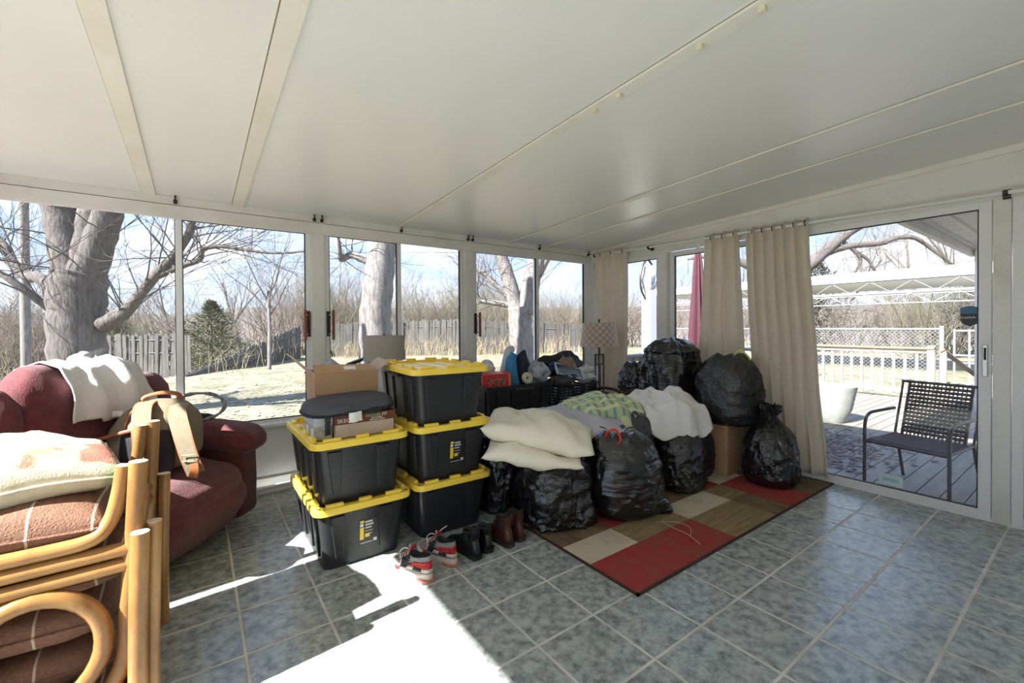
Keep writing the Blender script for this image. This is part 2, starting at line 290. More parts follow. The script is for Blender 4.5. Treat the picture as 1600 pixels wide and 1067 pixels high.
# curtain rod
rodz=2.112
rod=thing('curtain_rod','white curtain rod with dark brackets above patio doors','curtain rod',(X1-.075,0,rodz))
m=MB(); m.tube([(0,3.99,.084),(0,1.6,.0336),(0,-.7,-.0147)],.012,12); m.build('pole',VINYL,rod,smooth=True)
for y in (3.9,3.08,.41): 
    b=MB(); zz=y*.021; b.box(-.0,.078,y-.014,y+.014,zz-.022,zz-.012); b.box(.06,.074,y-.018,y+.018,zz-.03,zz+.03); b.tube([(0,y-.012,zz),(0,y+.012,zz)],.016,12); b.build('bracket',DARKM,rod,bev=.002)
CURT=mat('beige_curtain',(.82,.75,.64),.85,(.79,.715,.605),vs_=4,bump=.05,bs=300,sheen=.2,trans=.25)
def curtain(label,ya,yb,ba,bb,nf,zb,amp=.035,seed=0,pinch=0):
    t=thing('curtain',label,'curtain',(X1-.075,(ya+yb)/2,0),group=None); yc=(ya+yb)/2
    def fn(u,v):
        z=rodz+.035+yc*.021-(rodz+.035-zb)*v
        y=ya+(yb-ya)*u; y2=ba+(bb-ba)*u; s=smooth01(0,1,v)**.9; y=y+(y2-y)*s
        ph=u*nf*2*PI+.7*math.sin(v*2.2+seed)*v+.6*nz3((u*3,v*.8,seed),1.3,seed)
        a=amp*(1+.3*nz3((u*4,0,seed),1))*(1-.25*v)
        return (a*math.sin(ph)-.003,y-yc+a*.35*math.cos(ph*1.0)+(.05*nz3((u*2,v*3,seed),1,3))*v,z)
    m=MB(); m.grid(fn,nf*16,36); m.build('fabric',CURT,t,smooth=True,ang=0,solid=.004)
    for k in range(nf):
        u=(k+.5)/nf; y=ya+(yb-ya)*u-yc; z=rodz+yc*.021
        g_=MB(); g_.tube([(math.cos(2*PI*i/14)*.021,y,z+math.sin(2*PI*i/14)*.021) for i in range(14)],.004,6,closed=True); g_.build('grommet',DARKM,t,smooth=True)
    return t
curtain('beige curtain panel hanging in the room corner behind the lattice lamp',3.88,3.36,3.80,3.38,3,.36,seed=1,amp=.045)
curtain('narrow beige curtain panel behind the tallest black bag',2.40,2.06,2.50,1.98,3,.02,seed=2,amp=.045)
curtain('wide gathered beige curtain panel reaching the rug corner',1.99,1.48,1.92,1.36,6,.02,seed=3,amp=.042)
# ---------------------------------------------------------------- rug
RUGC=[mat('rug_red',(.42,.03,.03),.95,(.31,.075,.045),vs_=9,detail=6,bump=.5,bs=500),mat('rug_cream',(.66,.57,.42),.95,(.48,.34,.19),vs_=7,detail=6,lo=.5,hi=.8,bump=.5,bs=500),
 mat('rug_olive',(.22,.16,.07),.95,(.36,.26,.12),vs_=5,stretch=(1,6,1),detail=6,bump=.5,bs=500),mat('rug_brown',(.12,.075,.04),.95,(.26,.17,.085),vs_=5,stretch=(5,1,1),detail=6,bump=.5,bs=500),mat('rug_binding',(.06,.03,.02),.9)]
rx=[1.71,2.12,2.65,3.18,3.42,3.78,4.17]; ry=[1.345,1.66,1.88,2.2,2.55]
rc=[[0,0,2,3,0,3],[1,2,1,2,0,2],[3,0,3,0,1,3],[2,1,2,3,2,0]]
rug=thing('area_rug','patchwork rug of red, cream, olive and brown blocks','rug',(0,0,0))
for j in range(4):
    for i in range(6):
        if j==0 and i==1: continue
        xa,xb=rx[i],rx[i+1]
        if j==0 and i==0: xb=rx[2]
        k=rc[j][i]; MB().box(xa,xb,ry[j],ry[j+1],.001,.0095).build('rug_block',RUGC[k],rug)
m=MB()
for a,b,c,d in ((1.70,4.18,1.335,1.347),(1.70,1.712,1.335,2.56),(4.168,4.18,1.335,2.56)): m.box(a,b,c,d,.001,.011)
m.build('rug_binding',RUGC[4],rug)
STRAW=mat('raffia',(.6,.42,.2),.7)
m=MB(); m.tube(smoothpath([(2.46,1.74,.013),(2.44,1.62,.014),(2.42,1.52,.02),(2.38,1.42,.013)]),.0025,5); m.tube(smoothpath([(2.46,1.74,.013),(2.52,1.66,.02),(2.53,1.58,.014),(2.44,1.52,.013)]),.0025,5); tag(m.build('raffia_strand',STRAW,smooth=True),'loose straw-coloured strands lying on the red rug block','straw')
# ---------------------------------------------------------------- storage totes
TOTE=mat('black_tote_plastic',(.022,.023,.026),.36,bump=.05,bs=90,spec=.45); YEL=mat('yellow_lid_plastic',(.95,.70,.085),.38,(.92,.64,.065),vs_=5,bump=.04,bs=70)
LABB=mat('label_black',(.012,.012,.012),.4); LABY=mat('label_yellow',(.85,.62,.03),.45); LABG=mat('label_print_grey',(.55,.55,.55),.5)
TW,TD,TH=.50,.73,.335
def tote(loc,rz,label,lid=True,sticker=None,group=None,lidz=0):
    t=thing('storage_tote',label,'storage bin',loc,rz,group); s0=.86
    def w(z): k=s0+(1-s0)*z/TH; return TW*k*.96,TD*(s0+.04+(1-s0-.04)*z/TH)*.96
    rs=[]
    for z in (.004,.0,.02,.1,.2,TH-.03): a,b=w(max(z,.0)); rs.append(rrect(a-(.02 if z==.004 else 0),b-(.02 if z==.004 else 0),.045,z))
    a,b=w(TH-.03); rs+=[rrect(a+.03,b+.03,.05,TH-.028),rrect(a+.034,b+.034,.05,TH),rrect(a+.01,b+.01,.045,TH)]
    rs+=[rrect(w(z)[0]-.012,w(z)[1]-.012,.042,z) for z in (TH-.03,.2,.012)]
    m=MB(); m.rings(rs); m.build('body',TOTE,t,smooth=True,ang=50)
    def fr(u,z,side,pr):   # point on a tapered side wall
        a,b=w(z)
        return {'f':(u*(a/2)/.25,-b/2-pr,z),'b':(u*(a/2)/.25,b/2+pr,z),'l':(-a/2-pr,u*(b/2)/.36,z),'r':(a/2+pr,u*(b/2)/.36,z)}[side]
    ribs=[('f',-.155,.032),('f',.125,.032),('b',-.14,.032),('b',.14,.032)]+[(sd,u,.03) for sd in 'lr' for u in (-.26,-.1,.1,.26)]
    for sd,u,hw in ribs:
        m=MB(); z0,z1=.055,TH-.045; P=[(u-hw*.7,z0),(u+hw*.7,z0),(u+hw*1.25,z1),(u-hw*1.25,z1)]
        m.rings([[fr(a,z,sd,-.004) for a,z in P],[fr(a,z,sd,.011) for a,z in P]]); m.build('side_rib',TOTE,t,bev=.003)
    for sd in ('l','r'):
        m=MB(); a,b=w(TH-.05); sx=-1 if sd=='l' else 1; m.box(min(sx*(a/2),sx*(a/2+.03)),max(sx*(a/2),sx*(a/2+.03)),-.10,.10,TH-.05,TH-.028); m.build('grip',TOTE,t,bev=.004)
    if sticker:
        a0,a1,z0,z1=-.03,.085,.085,.235
        def sq(a,b,c,d,pr,mt,nm): m=MB(); P=[(a,c),(b,c),(b,d),(a,d)]; m.rings([[fr(x,z,'f',.0) for x,z in P],[fr(x,z,'f',pr) for x,z in P]]); return m.build(nm,mt,t)
        sq(a0,a1,z0,z1,.0018,LABB,'label_sheet'); sq(a0+.002,a0+.026,z0+.035,z1-.045,.0024,LABY,'label_block'); sq(a0+.003,a0+.026,z1-.02,z1-.006,.0024,LABY,'label_block'); sq(a0+.003,a0+.022,z1-.04,z1-.024,.0024,INKW,'label_badge')
        for k,(ln,hh) in enumerate(((.045,.012),(.05,.012),(.04,.010),(.048,.004),(.045,.004))):
            zz=z1-.022-k*.0165; sq(a0+.034,a0+.034+ln,zz,zz+hh*.8,.0024,LABG,'label_line')
        sq(a0+.034,a0+.064,z0+.045,z0+.062,.0024,LABY,'label_picture'); sq(a0+.088,a1-.004,z0+.012,z0+.03,.0024,LABG,'label_line'); sq(a0+.005,a0+.08,z0+.012,z0+.016,.0024,LABG,'label_line')
    if lid: make_lid(t)
    return t
def make_lid(t,z=TH-.022):
    a,b=.535,.765
    L_=MB(); L_.rings([rrect(a-.008,b-.008,.058,z),rrect(a,b,.06,z+.002),rrect(a,b,.06,z+.030),rrect(a-.006,b-.006,.058,z+.036),rrect(a-.075,b-.075,.04,z+.036),rrect(a-.083,b-.083,.036,z+.022),rrect(a-.10,b-.10,.03,z+.022)]+[rrect(a-.2,b-.2,.03,z+.0215)],cap0=False)
    ld=L_.build('lid',YEL,t,smooth=True,ang=35)
    for (x,y,dx,dy) in [(sx*.16,sy*(b/2-.03),.045,.012) for sx in (-1,1) for sy in (-1,1)]+[(0,sy*(b/2-.03),.035,.012) for sy in (-1,1)]+[(sx*(a/2-.03),y,.012,.045) for sx in (-1,1) for y in (-.26,-.09,.09,.26)]:
        MB().box(x-dx,x+dx,y-dy,y+dy,z+.02,z+.052).build('lid_tab',YEL,ld,bev=.004)
    for x in (-.14,0,.14): MB().box(x-.03,x+.03,-.24,.24,z+.02,z+.027).build('lid_ridge',YEL,ld,bev=.003)
    for sx in (-1,1):
        for sy in (-1,1): m=MB(); m.rings([[(sx*(a/2-.03)+.011*math.cos(q),sy*(b/2-.035)+.007*math.sin(q),z+h) for q in [2*PI*i/10 for i in range(10)]] for h in (.034,.0368)]); m.build('lid_hole',TOTE,ld)
    return ld
TP=.348
tote((.745,2.775,.0),R(0),'lidded tote with printed label on the floor under the shoeboxes tote',sticker=1)
tote((.73,2.775,TP),R(.6),'yellow-lidded black tote carrying shoeboxes and a carton')
tote((1.318,2.79,.0),R(-1),'lidded tote on the floor behind the black boots')
tote((1.312,2.78,TP),R(-.5),'labelled tote, middle of the three-high stack',sticker=1)
tote((1.30,2.77,2*TP),R(-2),'topmost yellow-lidded tote of the three-high stack')
# ---------------------------------------------------------------- boxes on the left stack
CARD=mat('cardboard',(.50,.31,.18),.8,(.45,.275,.15),vs_=5,bump=.05,bs=40); CARDI=mat('cardboard_inner',(.52,.40,.32),.85); SBW=mat('shoebox_pale',(.60,.49,.39),.7,(.55,.44,.35),vs_=30,stretch=(1,1,.05)); SBB=mat('shoebox_brown',(.135,.035,.014),.55); PAPER=mat('white_paper',(.8,.8,.8),.7,bump=.4,bs=40)
ZL=TP+TH-.022+.052
sb=thing('shoe_box','pale shoebox with brown lid and white lettering under black cushion','shoebox',(.772,2.60,ZL-.025),R(1))
MB().box(-.165,.165,-.105,.105,0,.118).build('body',SBW,sb,bev=.002)
ldb=MB().box(-.172,.172,-.111,.111,.075,.125).build('lid',SBB,sb,bev=.002)
def tm(x,y,z): return Matrix(((1,0,0,x),(0,0,-1,y),(0,1,0,z),(0,0,0,1)))
text_mesh('lettering','SKECHERS',.030,INKW,sb,tm(-.157,-.1116,.086)); 
MB().box(.0,.085,-.1122,-.111,.1,.117).build('lid_patch',mat('olive_print',(.22,.24,.11),.6),sb)
text_mesh('lettering','CLASSIC',.016,SBB,sb,tm(.004,-.1126,.103)); text_mesh('lettering','FIT',.024,INKW,sb,tm(.092,-.1116,.1)); text_mesh('lettering','Air-Cooled',.014,INKW,sb,tm(.03,-.1116,.09)); text_mesh('lettering','MEMORY FOAM',.0125,INKW,sb,tm(.02,-.1116,.0785))
for z,h in ((.03,.04),): MB().box(-.1662,-.165,-.06,-.02,z,z+h).build('size_sticker',INKW,sb)
sb2=thing('shoe_box','grey printed shoebox with white stickers behind the brown-lidded shoebox','shoebox',(.552,2.645,ZL-.025),R(90))
SBG=mat('shoebox_grey',(.33,.31,.28),.6,(.52,.50,.46),vs_=30,detail=8); MB().box(-.13,.13,-.045,.045,0,.10).build('body',SBG,sb2,bev=.002); MB().box(-.134,.134,-.049,.049,.075,.122).build('lid',mat('shoebox_lid_silver',(.5,.53,.56),.4),sb2,bev=.002)
for x in (-.10,.03): MB().box(x,x+.05,.045,.0462,.01,.06).build('size_sticker',INKW,sb2)
cb_=thing('cardboard_box','open cardboard carton with raised flaps on a tote lid','carton',(.76,2.93,ZL-.025),R(-1))
W2,D2,H1,H2=.19,.14,.2,.33
def wallbox(m,w,d,z0,z1,t_=.005):
    m.box(-w,w,-d,-d+t_,z0,z1); m.box(-w,w,d-t_,d,z0,z1); m.box(-w,-w+t_,-d+t_,d-t_,z0,z1); m.box(w-t_,w,-d+t_,d-t_,z0,z1); return m
m=wallbox(MB(),W2-.008,D2-.008,0,.24); m.box(-W2+.008,W2-.008,-D2+.008,D2-.008,0,.006); m.build('inner_box',CARD,cb_)
m=wallbox(MB(),W2,D2,.205,.335); m.build('outer_sleeve',CARD,cb_,bev=.001)
def flap(P,nm,mt): m=MB(); m.quad(*P); return m.build(nm,mt,cb_,solid=.005)
flap([(-W2,-D2,.333),(W2,-D2,.333),(W2-.035,-D2+.06,.372),(-W2+.0,-D2+.06,.38)],'flap',CARD); flap([(-W2,-D2,.333),(-W2,D2,.333),(-W2-.12,D2-.03,.45),(-W2-.12,-D2+.0,.44)],'flap',CARDI); flap([(W2,-D2,.333),(W2,D2,.333),(W2+.085,D2-.02,.40),(W2+.08,-D2+.03,.385)],'flap',CARDI); flap([(-W2,D2,.333),(W2,D2,.333),(W2,D2+.07,.31),(-W2,D2+.07,.31)],'flap',CARD)
o=MB().box(-.035,.035,-.016,.016,0,.001).build('address_label',INKW,cb_); o.location=(.02,-.111,.3575); o.rotation_euler=(R(36),0,0)
m=MB()
def blob(m,c,rx_,ry_,rz_,seed,amp=.25,sc_=6,nu=32,nv=20,rid=.5,zmin=None):
    rs=[]
    for i in range(nv+1):
        ph=PI*i/nv; ring=[]
        for j in range(nu):
            th=2*PI*j/nu; d=Vector((math.sin(ph)*math.cos(th),math.sin(ph)*math.sin(th),-math.cos(ph)))
            k=1+amp*(nz3(d,1.6,seed)+rid*(ridge(d,sc_*.5,seed+3)-.5)*.6)
            p=Vector((c[0]+d.x*rx_*k,c[1]+d.y*ry_*k,c[2]+d.z*rz_*k))
            if zmin is not None: p.z=max(p.z,zmin+.0005*(1+math.cos(th)))
            ring.append(p)
        rs.append(ring)
    return m.rings(rs)
GPLAS=mat('clear_grey_plastic',(.42,.45,.5),.18,(.25,.28,.32),vs_=14,bump=.9,bs=30)
tag(blob(MB(),(.70,2.93,ZL+.25),.105,.07,.12,5,.4).build('plastic_bag',GPLAS,smooth=True),'crumpled grey plastic bag stuffed in the open carton','plastic bag')
BLK=mat('black_fabric',(.012,.012,.014),.75,bump=.2,bs=200); BLKP=mat('black_plastic_hard',(.012,.012,.013),.35)
m=MB(); m.rings([[(.84+.055*math.cos(q),2.93+.02*math.sin(q),ZL+.345+.018*math.cos(q)+h) for q in [2*PI*i/18 for i in range(18)]] for h in (0,.022)]); m.tube([(.84,2.93,ZL+.35),(.82,2.94,ZL+.15)],.012,8); tag(m.build('black_paddle',BLKP,smooth=True),'black rounded paddle sticking up from the carton','paddle')
SEATG=mat('charcoal_cushion',(.062,.063,.075),.7,bump=.15,bs=250)
sc_=thing('seat_cushion','charcoal foam seat cushion with dark strap lying on the shoeboxes','cushion',(.715,2.625,ZL+.112),R(2),rot=(R(4),R(-2),R(3)))
m=MB(); rs=[]
for z,k in ((0,.93),(.006,.985),(.02,1),(.04,.985),(.056,.92),(.062,.8)): rs.append([p+Vector((0,0,.008*math.cos(p.x*6))) for p in rrect(.50*k,.31*k,.13*k,z,8)])
m.rings(rs); m.build('pad',SEATG,sc_,smooth=True,ang=60)
m=MB(); m.tube([p for p in rrect(.502,.312,.13,.01,8)],.006,6,closed=True); m.build('piping',BLK,sc_,smooth=True)
m=MB(); m.box(-.03,.12,-.162,-.155,-.004,.012); m.box(.06,.13,-.166,-.158,-.006,.024); m.build('zip_cover',BLK,sc_,bev=.002)
m=MB(); m.box(-.175,-.145,-.155,-.150,-.088,.01); m.build('strap',mat('speckled_strap',(.015,.015,.015),.8,(.4,.4,.4),vs_=160,lo=.6,hi=.66),sc_)
m=MB(); m.grid(lambda u,v:(-.055+.075*u,-.172-.01*math.sin(u*5)-.006*nz3((u*4,v*4,0),1),-.035+.055*v+.006*nz3((u*3,v*3,2),1.5)),8,8); m.build('paper_tag',PAPER,sc_,smooth=True,solid=.0015)
# ---------------------------------------------------------------- sofa
BURG=mat('burgundy_corduroy',(.135,.028,.034),.9,(.085,.016,.02),vs_=20,stretch=(1,1,1),bump=.5,bs=90,bstretch=(1,3,1),sheen=.15)
def softbox(m,x0,x1,y0,y1,z0,z1,r=.06,bulge=.03,seed=0,nx=14,ny=14,nzn=10,fn=None):
    """rounded, slightly swollen upholstered block"""
    c=Vector(((x0+x1)/2,(y0+y1)/2,(z0+z1)/2)); h=Vector(((x1-x0)/2,(y1-y0)/2,(z1-z0)/2))
    def mp(p):   # p in [-1,1]^3 surface
        q=Vector((p[0]*h.x,p[1]*h.y,p[2]*h.z)); inner=Vector((max(-h.x+r,min(h.x-r,q.x)),max(-h.y+r,min(h.y-r,q.y)),max(-h.z+r,min(h.z-r,q.z)))); d=q-inner
        if d.length>1e-6: q=inner+d.normalized()*r
        n=Vector((p[0]*(1-p[1]**2)*(1-p[2]**2),p[1]*(1-p[0]**2)*(1-p[2]**2),p[2]*(1-p[0]**2)*(1-p[1]**2)))
        q=q+n*bulge+Vector((1,1,1))*.006*nz3(q,7,seed)
        q=c+q
        return fn(q) if fn else q
    for ax in range(3):
        for s in (-1,1):
            a,b=[(1,2),(2,0),(0,1)][ax]; n1=[nx,ny,nzn][a]; n2=[nx,ny,nzn][b]
            def f(u,v):
                p=[0,0,0]; p[ax]=s; uu=u if s>0 else 1-u
                p[a]=-1+2*uu; p[b]=-1+2*v; return mp(p)
            m.grid(f,n1,n2)
    return m
def weld(o,d=.0008):
    import bmesh
    bm=bmesh.new(); bm.from_mesh(o.data); bmesh.ops.remove_doubles(bm,verts=bm.verts,dist=d); bmesh.ops.recalc_face_normals(bm,faces=bm.faces); bm.to_mesh(o.data); bm.free(); return o
sofa=thing('sofa','burgundy corduroy reclining sofa with white towel over its back','sofa',(-.70,3.485,0),R(-38))
# local: x forward, y to the far side; width 1.25, depth .9
weld(softbox(MB(),.05,.80,-.48,.6,.06,.34,.04,.01).build('base',BURG,sofa,smooth=True,ang=0))
weld(softbox(MB(),.22,.90,-.27,.405,.28,.50,.09,.03,fn=lambda q:Vector((q.x,q.y,q.z-.05*smooth01(.5,.9,q.x)))).build('seat_cushion',BURG,sofa,smooth=True,ang=0))
weld(softbox(MB(),.66,.93,-.27,.405,.05,.36,.08,.02,fn=lambda q:Vector((q.x-.10*smooth01(.28,.05,q.z),q.y,q.z))).build('footrest_panel',BURG,sofa,smooth=True,ang=0))
bk=lambda q:Vector((q.x+.15-.10*(q.z-.4)-.02*math.cos(q.y*9),q.y,q.z))
weld(softbox(MB(),.0,.24,-.34,.24,.40,1.03,.10,.04,fn=lambda q:bk(q)+Vector((.0,0,.07*smooth01(.4,-.4,q.y)))).build('back_cushion',BURG,sofa,smooth=True,ang=0))
weld(softbox(MB(),-.02,.19,.20,.58,.40,.99,.09,.03,fn=bk).build('back_wing',BURG,sofa,smooth=True,ang=0))
weld(softbox(MB(),-.02,.19,-.50,-.30,.40,1.0,.09,.03,fn=bk).build('back_wing',BURG,sofa,smooth=True,ang=0))
for s,nm in ((1,'arm'),(-1,'arm')):
    y0,y1=(.41,.63) if s>0 else (-.50,-.28)
    weld(softbox(MB(),.05,.83,y0+.01,y1-.02*s*0-.0,.05,.56,.05,.01).build(nm,BURG,sofa,smooth=True,ang=0))
    weld(softbox(MB(),.10,.90,y0-.02,y1+.02,.50,.67,.08,.02,fn=lambda q:Vector((q.x,q.y,q.z-.03*smooth01(.6,.9,q.x)))).build('arm_pad',BURG,sofa,smooth=True,ang=0))
def sofaP(x,y,z):
    a=R(-38); return Vector((-.70+x*math.cos(a)-y*math.sin(a),3.485+x*math.sin(a)+y*math.cos(a),z))
TOWEL=mat('white_terry',(.78,.76,.76),.95,bump=.8,bs=220,sheen=.3)
def towel(u,v):   # v: behind -> over the top -> down the front
    path=[(.055,.90),(.05,1.0),(.085,1.085),(.19,1.118),(.30,1.085),(.365,.99),(.39,.90),(.40,.80)]
    i=v*(len(path)-1); k=min(int(i),len(path)-2); f=i-k; x=path[k][0]+(path[k+1][0]-path[k][0])*f; z=path[k][1]+(path[k+1][1]-path[k][1])*f
    y=-.20+.44*u+.05*v*(u-.3); fold=.018*math.sin(u*17+3*v)+.03*nz3((u*3,v*2,0),1.7,2)
    z-=(.05*abs(u-.45)+.05*u)*max(0,v-.5)*2*-1.0 if u<.3 else 0
    return sofaP(x+max(0,fold+.012)*(1 if v>.35 else .3),y+.02*nz3((u*2,v*4,5),1.3),z+abs(fold)*.8*(1-abs(v-.45)*1.5 if abs(v-.45)<.6 else 0))
tag(MB().grid(towel,40,44).build('towel',TOWEL,smooth=True,ang=0,solid=.008),'white terry towel draped over the burgundy sofa back','towel')
GREYC=mat('grey_jersey',(.42,.43,.46),.85,(.14,.14,.15),vs_=7,bump=.3,bs=60)
tag(blob(MB(),sofaP(.10,.14,1.08),.09,.12,.075,21,.3).build('crumpled_shirt',GREYC,smooth=True),'crumpled grey shirt on the sofa back behind the towel','shirt')
# backpack
KHA=mat('khaki_canvas',(.20,.165,.105),.85,(.17,.135,.085),vs_=40,bump=.35,bs=250); LEA=mat('tan_leather',(.30,.10,.03),.5,(.24,.075,.02),vs_=12); BRASS=mat('brass',(.7,.55,.28),.3,metal=1)
bp=thing('backpack','khaki canvas backpack with tan leather trim on the sofa seat','backpack',tuple(sofaP(.585,.10,.49)),R(-38),rot=(0,0,R(-22)))
weld(softbox(MB(),-.21,.17,-.14,.17,0,.34,.09,.03,fn=lambda q:Vector((q.x*(1-.12*q.z),q.y,q.z+.035*math.cos(q.x*5)-.05*smooth01(.0,-.25,q.x)))).build('body',KHA,bp,smooth=True,ang=0))
weld(softbox(MB(),-.10,.13,-.175,-.13,.02,.255,.02,.01).build('mesh_back',BLK,bp,smooth=True,ang=0))
m=MB(); m.tube(smoothpath([(-.235,-.12,.205),(-.2,-.165,.225),(-.07,-.18,.262),(.0,-.175,.27)]),.011,8); m.tube(smoothpath([(-.25,-.10,.21),(-.24,.0,.29),(-.17,.1,.36),(-.05,.16,.375)]),.006,8); m.tube(smoothpath([(-.08,-.16,.15),(-.085,-.165,.27),(-.07,-.12,.36),(-.06,.0,.395)]),.005,8); m.build('leather_piping',LEA,bp,smooth=True)
m=MB(); m.tube(smoothpath([(-.10,.02,.372),(-.085,.03,.415),(.0,.05,.435),(.07,.06,.42),(.085,.06,.375)],6),.015,10,flat=.6); m.build('carry_handle',LEA,bp,smooth=True)
def strap(P,wd,nm,mt,th=.008,side=Vector((1,0,0))):
    Q=smoothpath(P,6); m=MB(); rs=[]
    for i,p in enumerate(Q):
        t=(Q[min(i+1,len(Q)-1)]-Q[max(i-1,0)]).normalized(); sd=(side-t*side.dot(t)).normalized(); nn=t.cross(sd)
        rs.append([p+sd*wd+nn*th,p-sd*wd+nn*th,p-sd*wd-nn*th,p+sd*wd-nn*th])
    m.rings(rs); return m.build(nm,mt,bp,smooth=True,ang=50)
for dx in (-.03,.145):
    P=[(dx,-.05,.395),(dx+.02,-.14,.375),(dx+.05,-.215,.27),(dx+.055,-.225,.15),(dx+.01,-.20,.06)] if dx<0 else [(dx-.03,-.02,.375),(dx+.0,-.13,.35),(dx+.055,-.20,.24),(dx+.10,-.23,.12),(dx+.13,-.23,.03)]
    so_=strap(P,.038,'shoulder_strap',KHA); strap([Vector(p)+Vector((0,-.002,.002)) for p in P],.043,'strap_edging',LEA,.005)
    e_=P[-2]; m=MB(); m.tube([(e_[0]+a,e_[1]-.018,e_[2]+b) for a,b in ((-.028,-.016),(.028,-.016),(.028,.016),(-.028,.016))],.003,6,closed=True); m.build('buckle',BRASS,bp)
strap([(.27,-.245,.09),(.275,-.25,.05),(.26,-.235,.012)],.02,'strap_webbing',LEA,.003)
MB().box(-.205,-.15,-.05,-.044,.325,.355).build('price_tag',INKW,bp).rotation_euler=(0,0,0)
m=MB(); m.tube([(-.245,-.115,.2),(-.25,-.12,.17)],.005,6); m.build('zip_pull',BRASS,bp)
# wrapped band on the arm
WRAP=mat('grey_wrapped_plastic',(.12,.12,.13),.3,(.33,.33,.35),vs_=25,bump=.6,bs=60)
c_=sofaP(.48,.52,.70); P=[]
for k in range(28):
    a=2*PI*k/28; P.append(c_+Vector((math.cos(a)*.155,.05*math.sin(a)-.02,.075+math.sin(a)*.085)))
hb=thing('wrapped_hoop','dark plastic-wrapped hoop with black pouch on the sofa arm','hoop',(0,0,0))
MB().tube(P,[.011+.004*math.sin(k*1.7) for k in range(28)],8,closed=True).build('hoop',WRAP,hb,smooth=True)
m=MB(); blob(m,tuple(c_+Vector((-.01,-.02,.0))),.11,.05,.03,3,.15); m.build('pouch',BLK,hb,smooth=True)
# ---------------------------------------------------------------- rattan stack
RAT=mat('rattan_pole',(.37,.19,.06),.33,(.15,.06,.018),vs_=7,stretch=(1,1,.35),detail=7,lo=.42,hi=.72,bump=.05,bs=30); CUT=mat('rattan_cut_end',(.62,.5,.33),.8,bump=.4,bs=150); BIND=mat('rattan_binding',(.16,.06,.02),.5,bump=.5,bs=200)
CUSH=stripes('striped_cushion_cloth',(.235,.125,.075),(.56,.44,.33),7.0,.045,0,(.19,.085,.055),bump=.5,bs=170)
rt=thing('rattan_chair','upturned honey-coloured rattan chair frame holding striped cushions','rattan chair',(0,0,0))
def pole(pts,r=.018,nm='pole',cut=True,n=12):
    Q=smoothpath(pts,6); MB().tube(Q,r,n).build(nm,RAT,rt,smooth=True,ang=60)
    if cut:
        d=(Q[0]-Q[1]).normalized(); MB().tube([Q[0]+d*.0005,Q[0]+d*.002],r*.97,n).build('cut_end',CUT,rt)
XL,XR=-.96,-.16; XM=(XL+XR)/2; YN,YF=1.885,2.44
for side,yy in ((0,YN),(1,YF)):
    s=1 if side==0 else -1; dz=.0 if side==0 else .03
    for mx_ in (0,1):
        q=lambda x:(x if mx_==0 else XL+XR-x)
        pole([(q(-.195),yy,.855+dz),(q(-.207),yy,.77),(q(-.228),yy,.69),(q(-.27),yy-.016*s,.642),(q(-.38),yy-.016*s,.632),(XM,yy-.016*s,.632)],.022,'bent_leg')
        pole([(q(-.158),yy-.016*s,.865+dz),(q(-.17),yy-.016*s,.63),(q(-.187),yy-.016*s,.39),(q(-.20),yy-.016*s,.23),(q(-.265),yy-.016*s,.125),(q(-.40),yy-.016*s,.07),(XM,yy-.016*s,.06)],.0255,'bent_leg')
        pole([(q(-.153),yy-.06*s,.648),(q(-.16),yy-.06*s,.365),(q(-.163),yy-.06*s,.165),(q(-.165),yy-.06*s,.003)],.0255,'bent_leg')
        pole([(q(-.12),yy-.014*s,.66),(q(-.127),yy-.014*s,.40),(q(-.13),yy-.014*s,.20),(q(-.13),yy-.014*s,.003)],.0215,'bent_leg')
    for z in (.585,.535): pole([(XL+.012,yy-.016*s,z),(XM,yy-.016*s,z),(XR-.012,yy-.016*s,z+.006)],.022,'rail',False)
    for cx__ in (-.40,-.74): MB().tube([(cx__+.155*math.cos(a),yy-.027*s,.33+.17*math.sin(a)) for a in [2*PI*k/32 for k in range(32)]],.025,12,closed=True).build('ring_brace',RAT,rt,smooth=True)
    MB().tube([(XL,yy-.04*s,.115),(XR,yy-.04*s,.115)],.035,12).build('thick_rail',mat('dark_rattan',(.15,.05,.018),.4,(.09,.03,.01),vs_=8),rt,smooth=True)
for x in (XR-.02,XL+.02):
    for z in (.615,.57): pole([(x,YN-.02,z),(x,(YN+YF)/2,z+.02),(x,YF+.02,z)],.022,'rail',False)
    MB().tube([(x,YN-.02,.10),(x,YF+.02,.10)],.027,12).build('thick_rail',RAT,rt,smooth=True)
    for y in (YN-.015,YF+.005):
        m=MB()
        for k in range(8): m.tube([(x+.038*math.cos(a),y+.053*math.sin(a),.10+k*.009) for a in [2*PI*i/12 for i in range(12)]],.0045,5,closed=True)
        m.build('binding',BIND,rt,smooth=True)
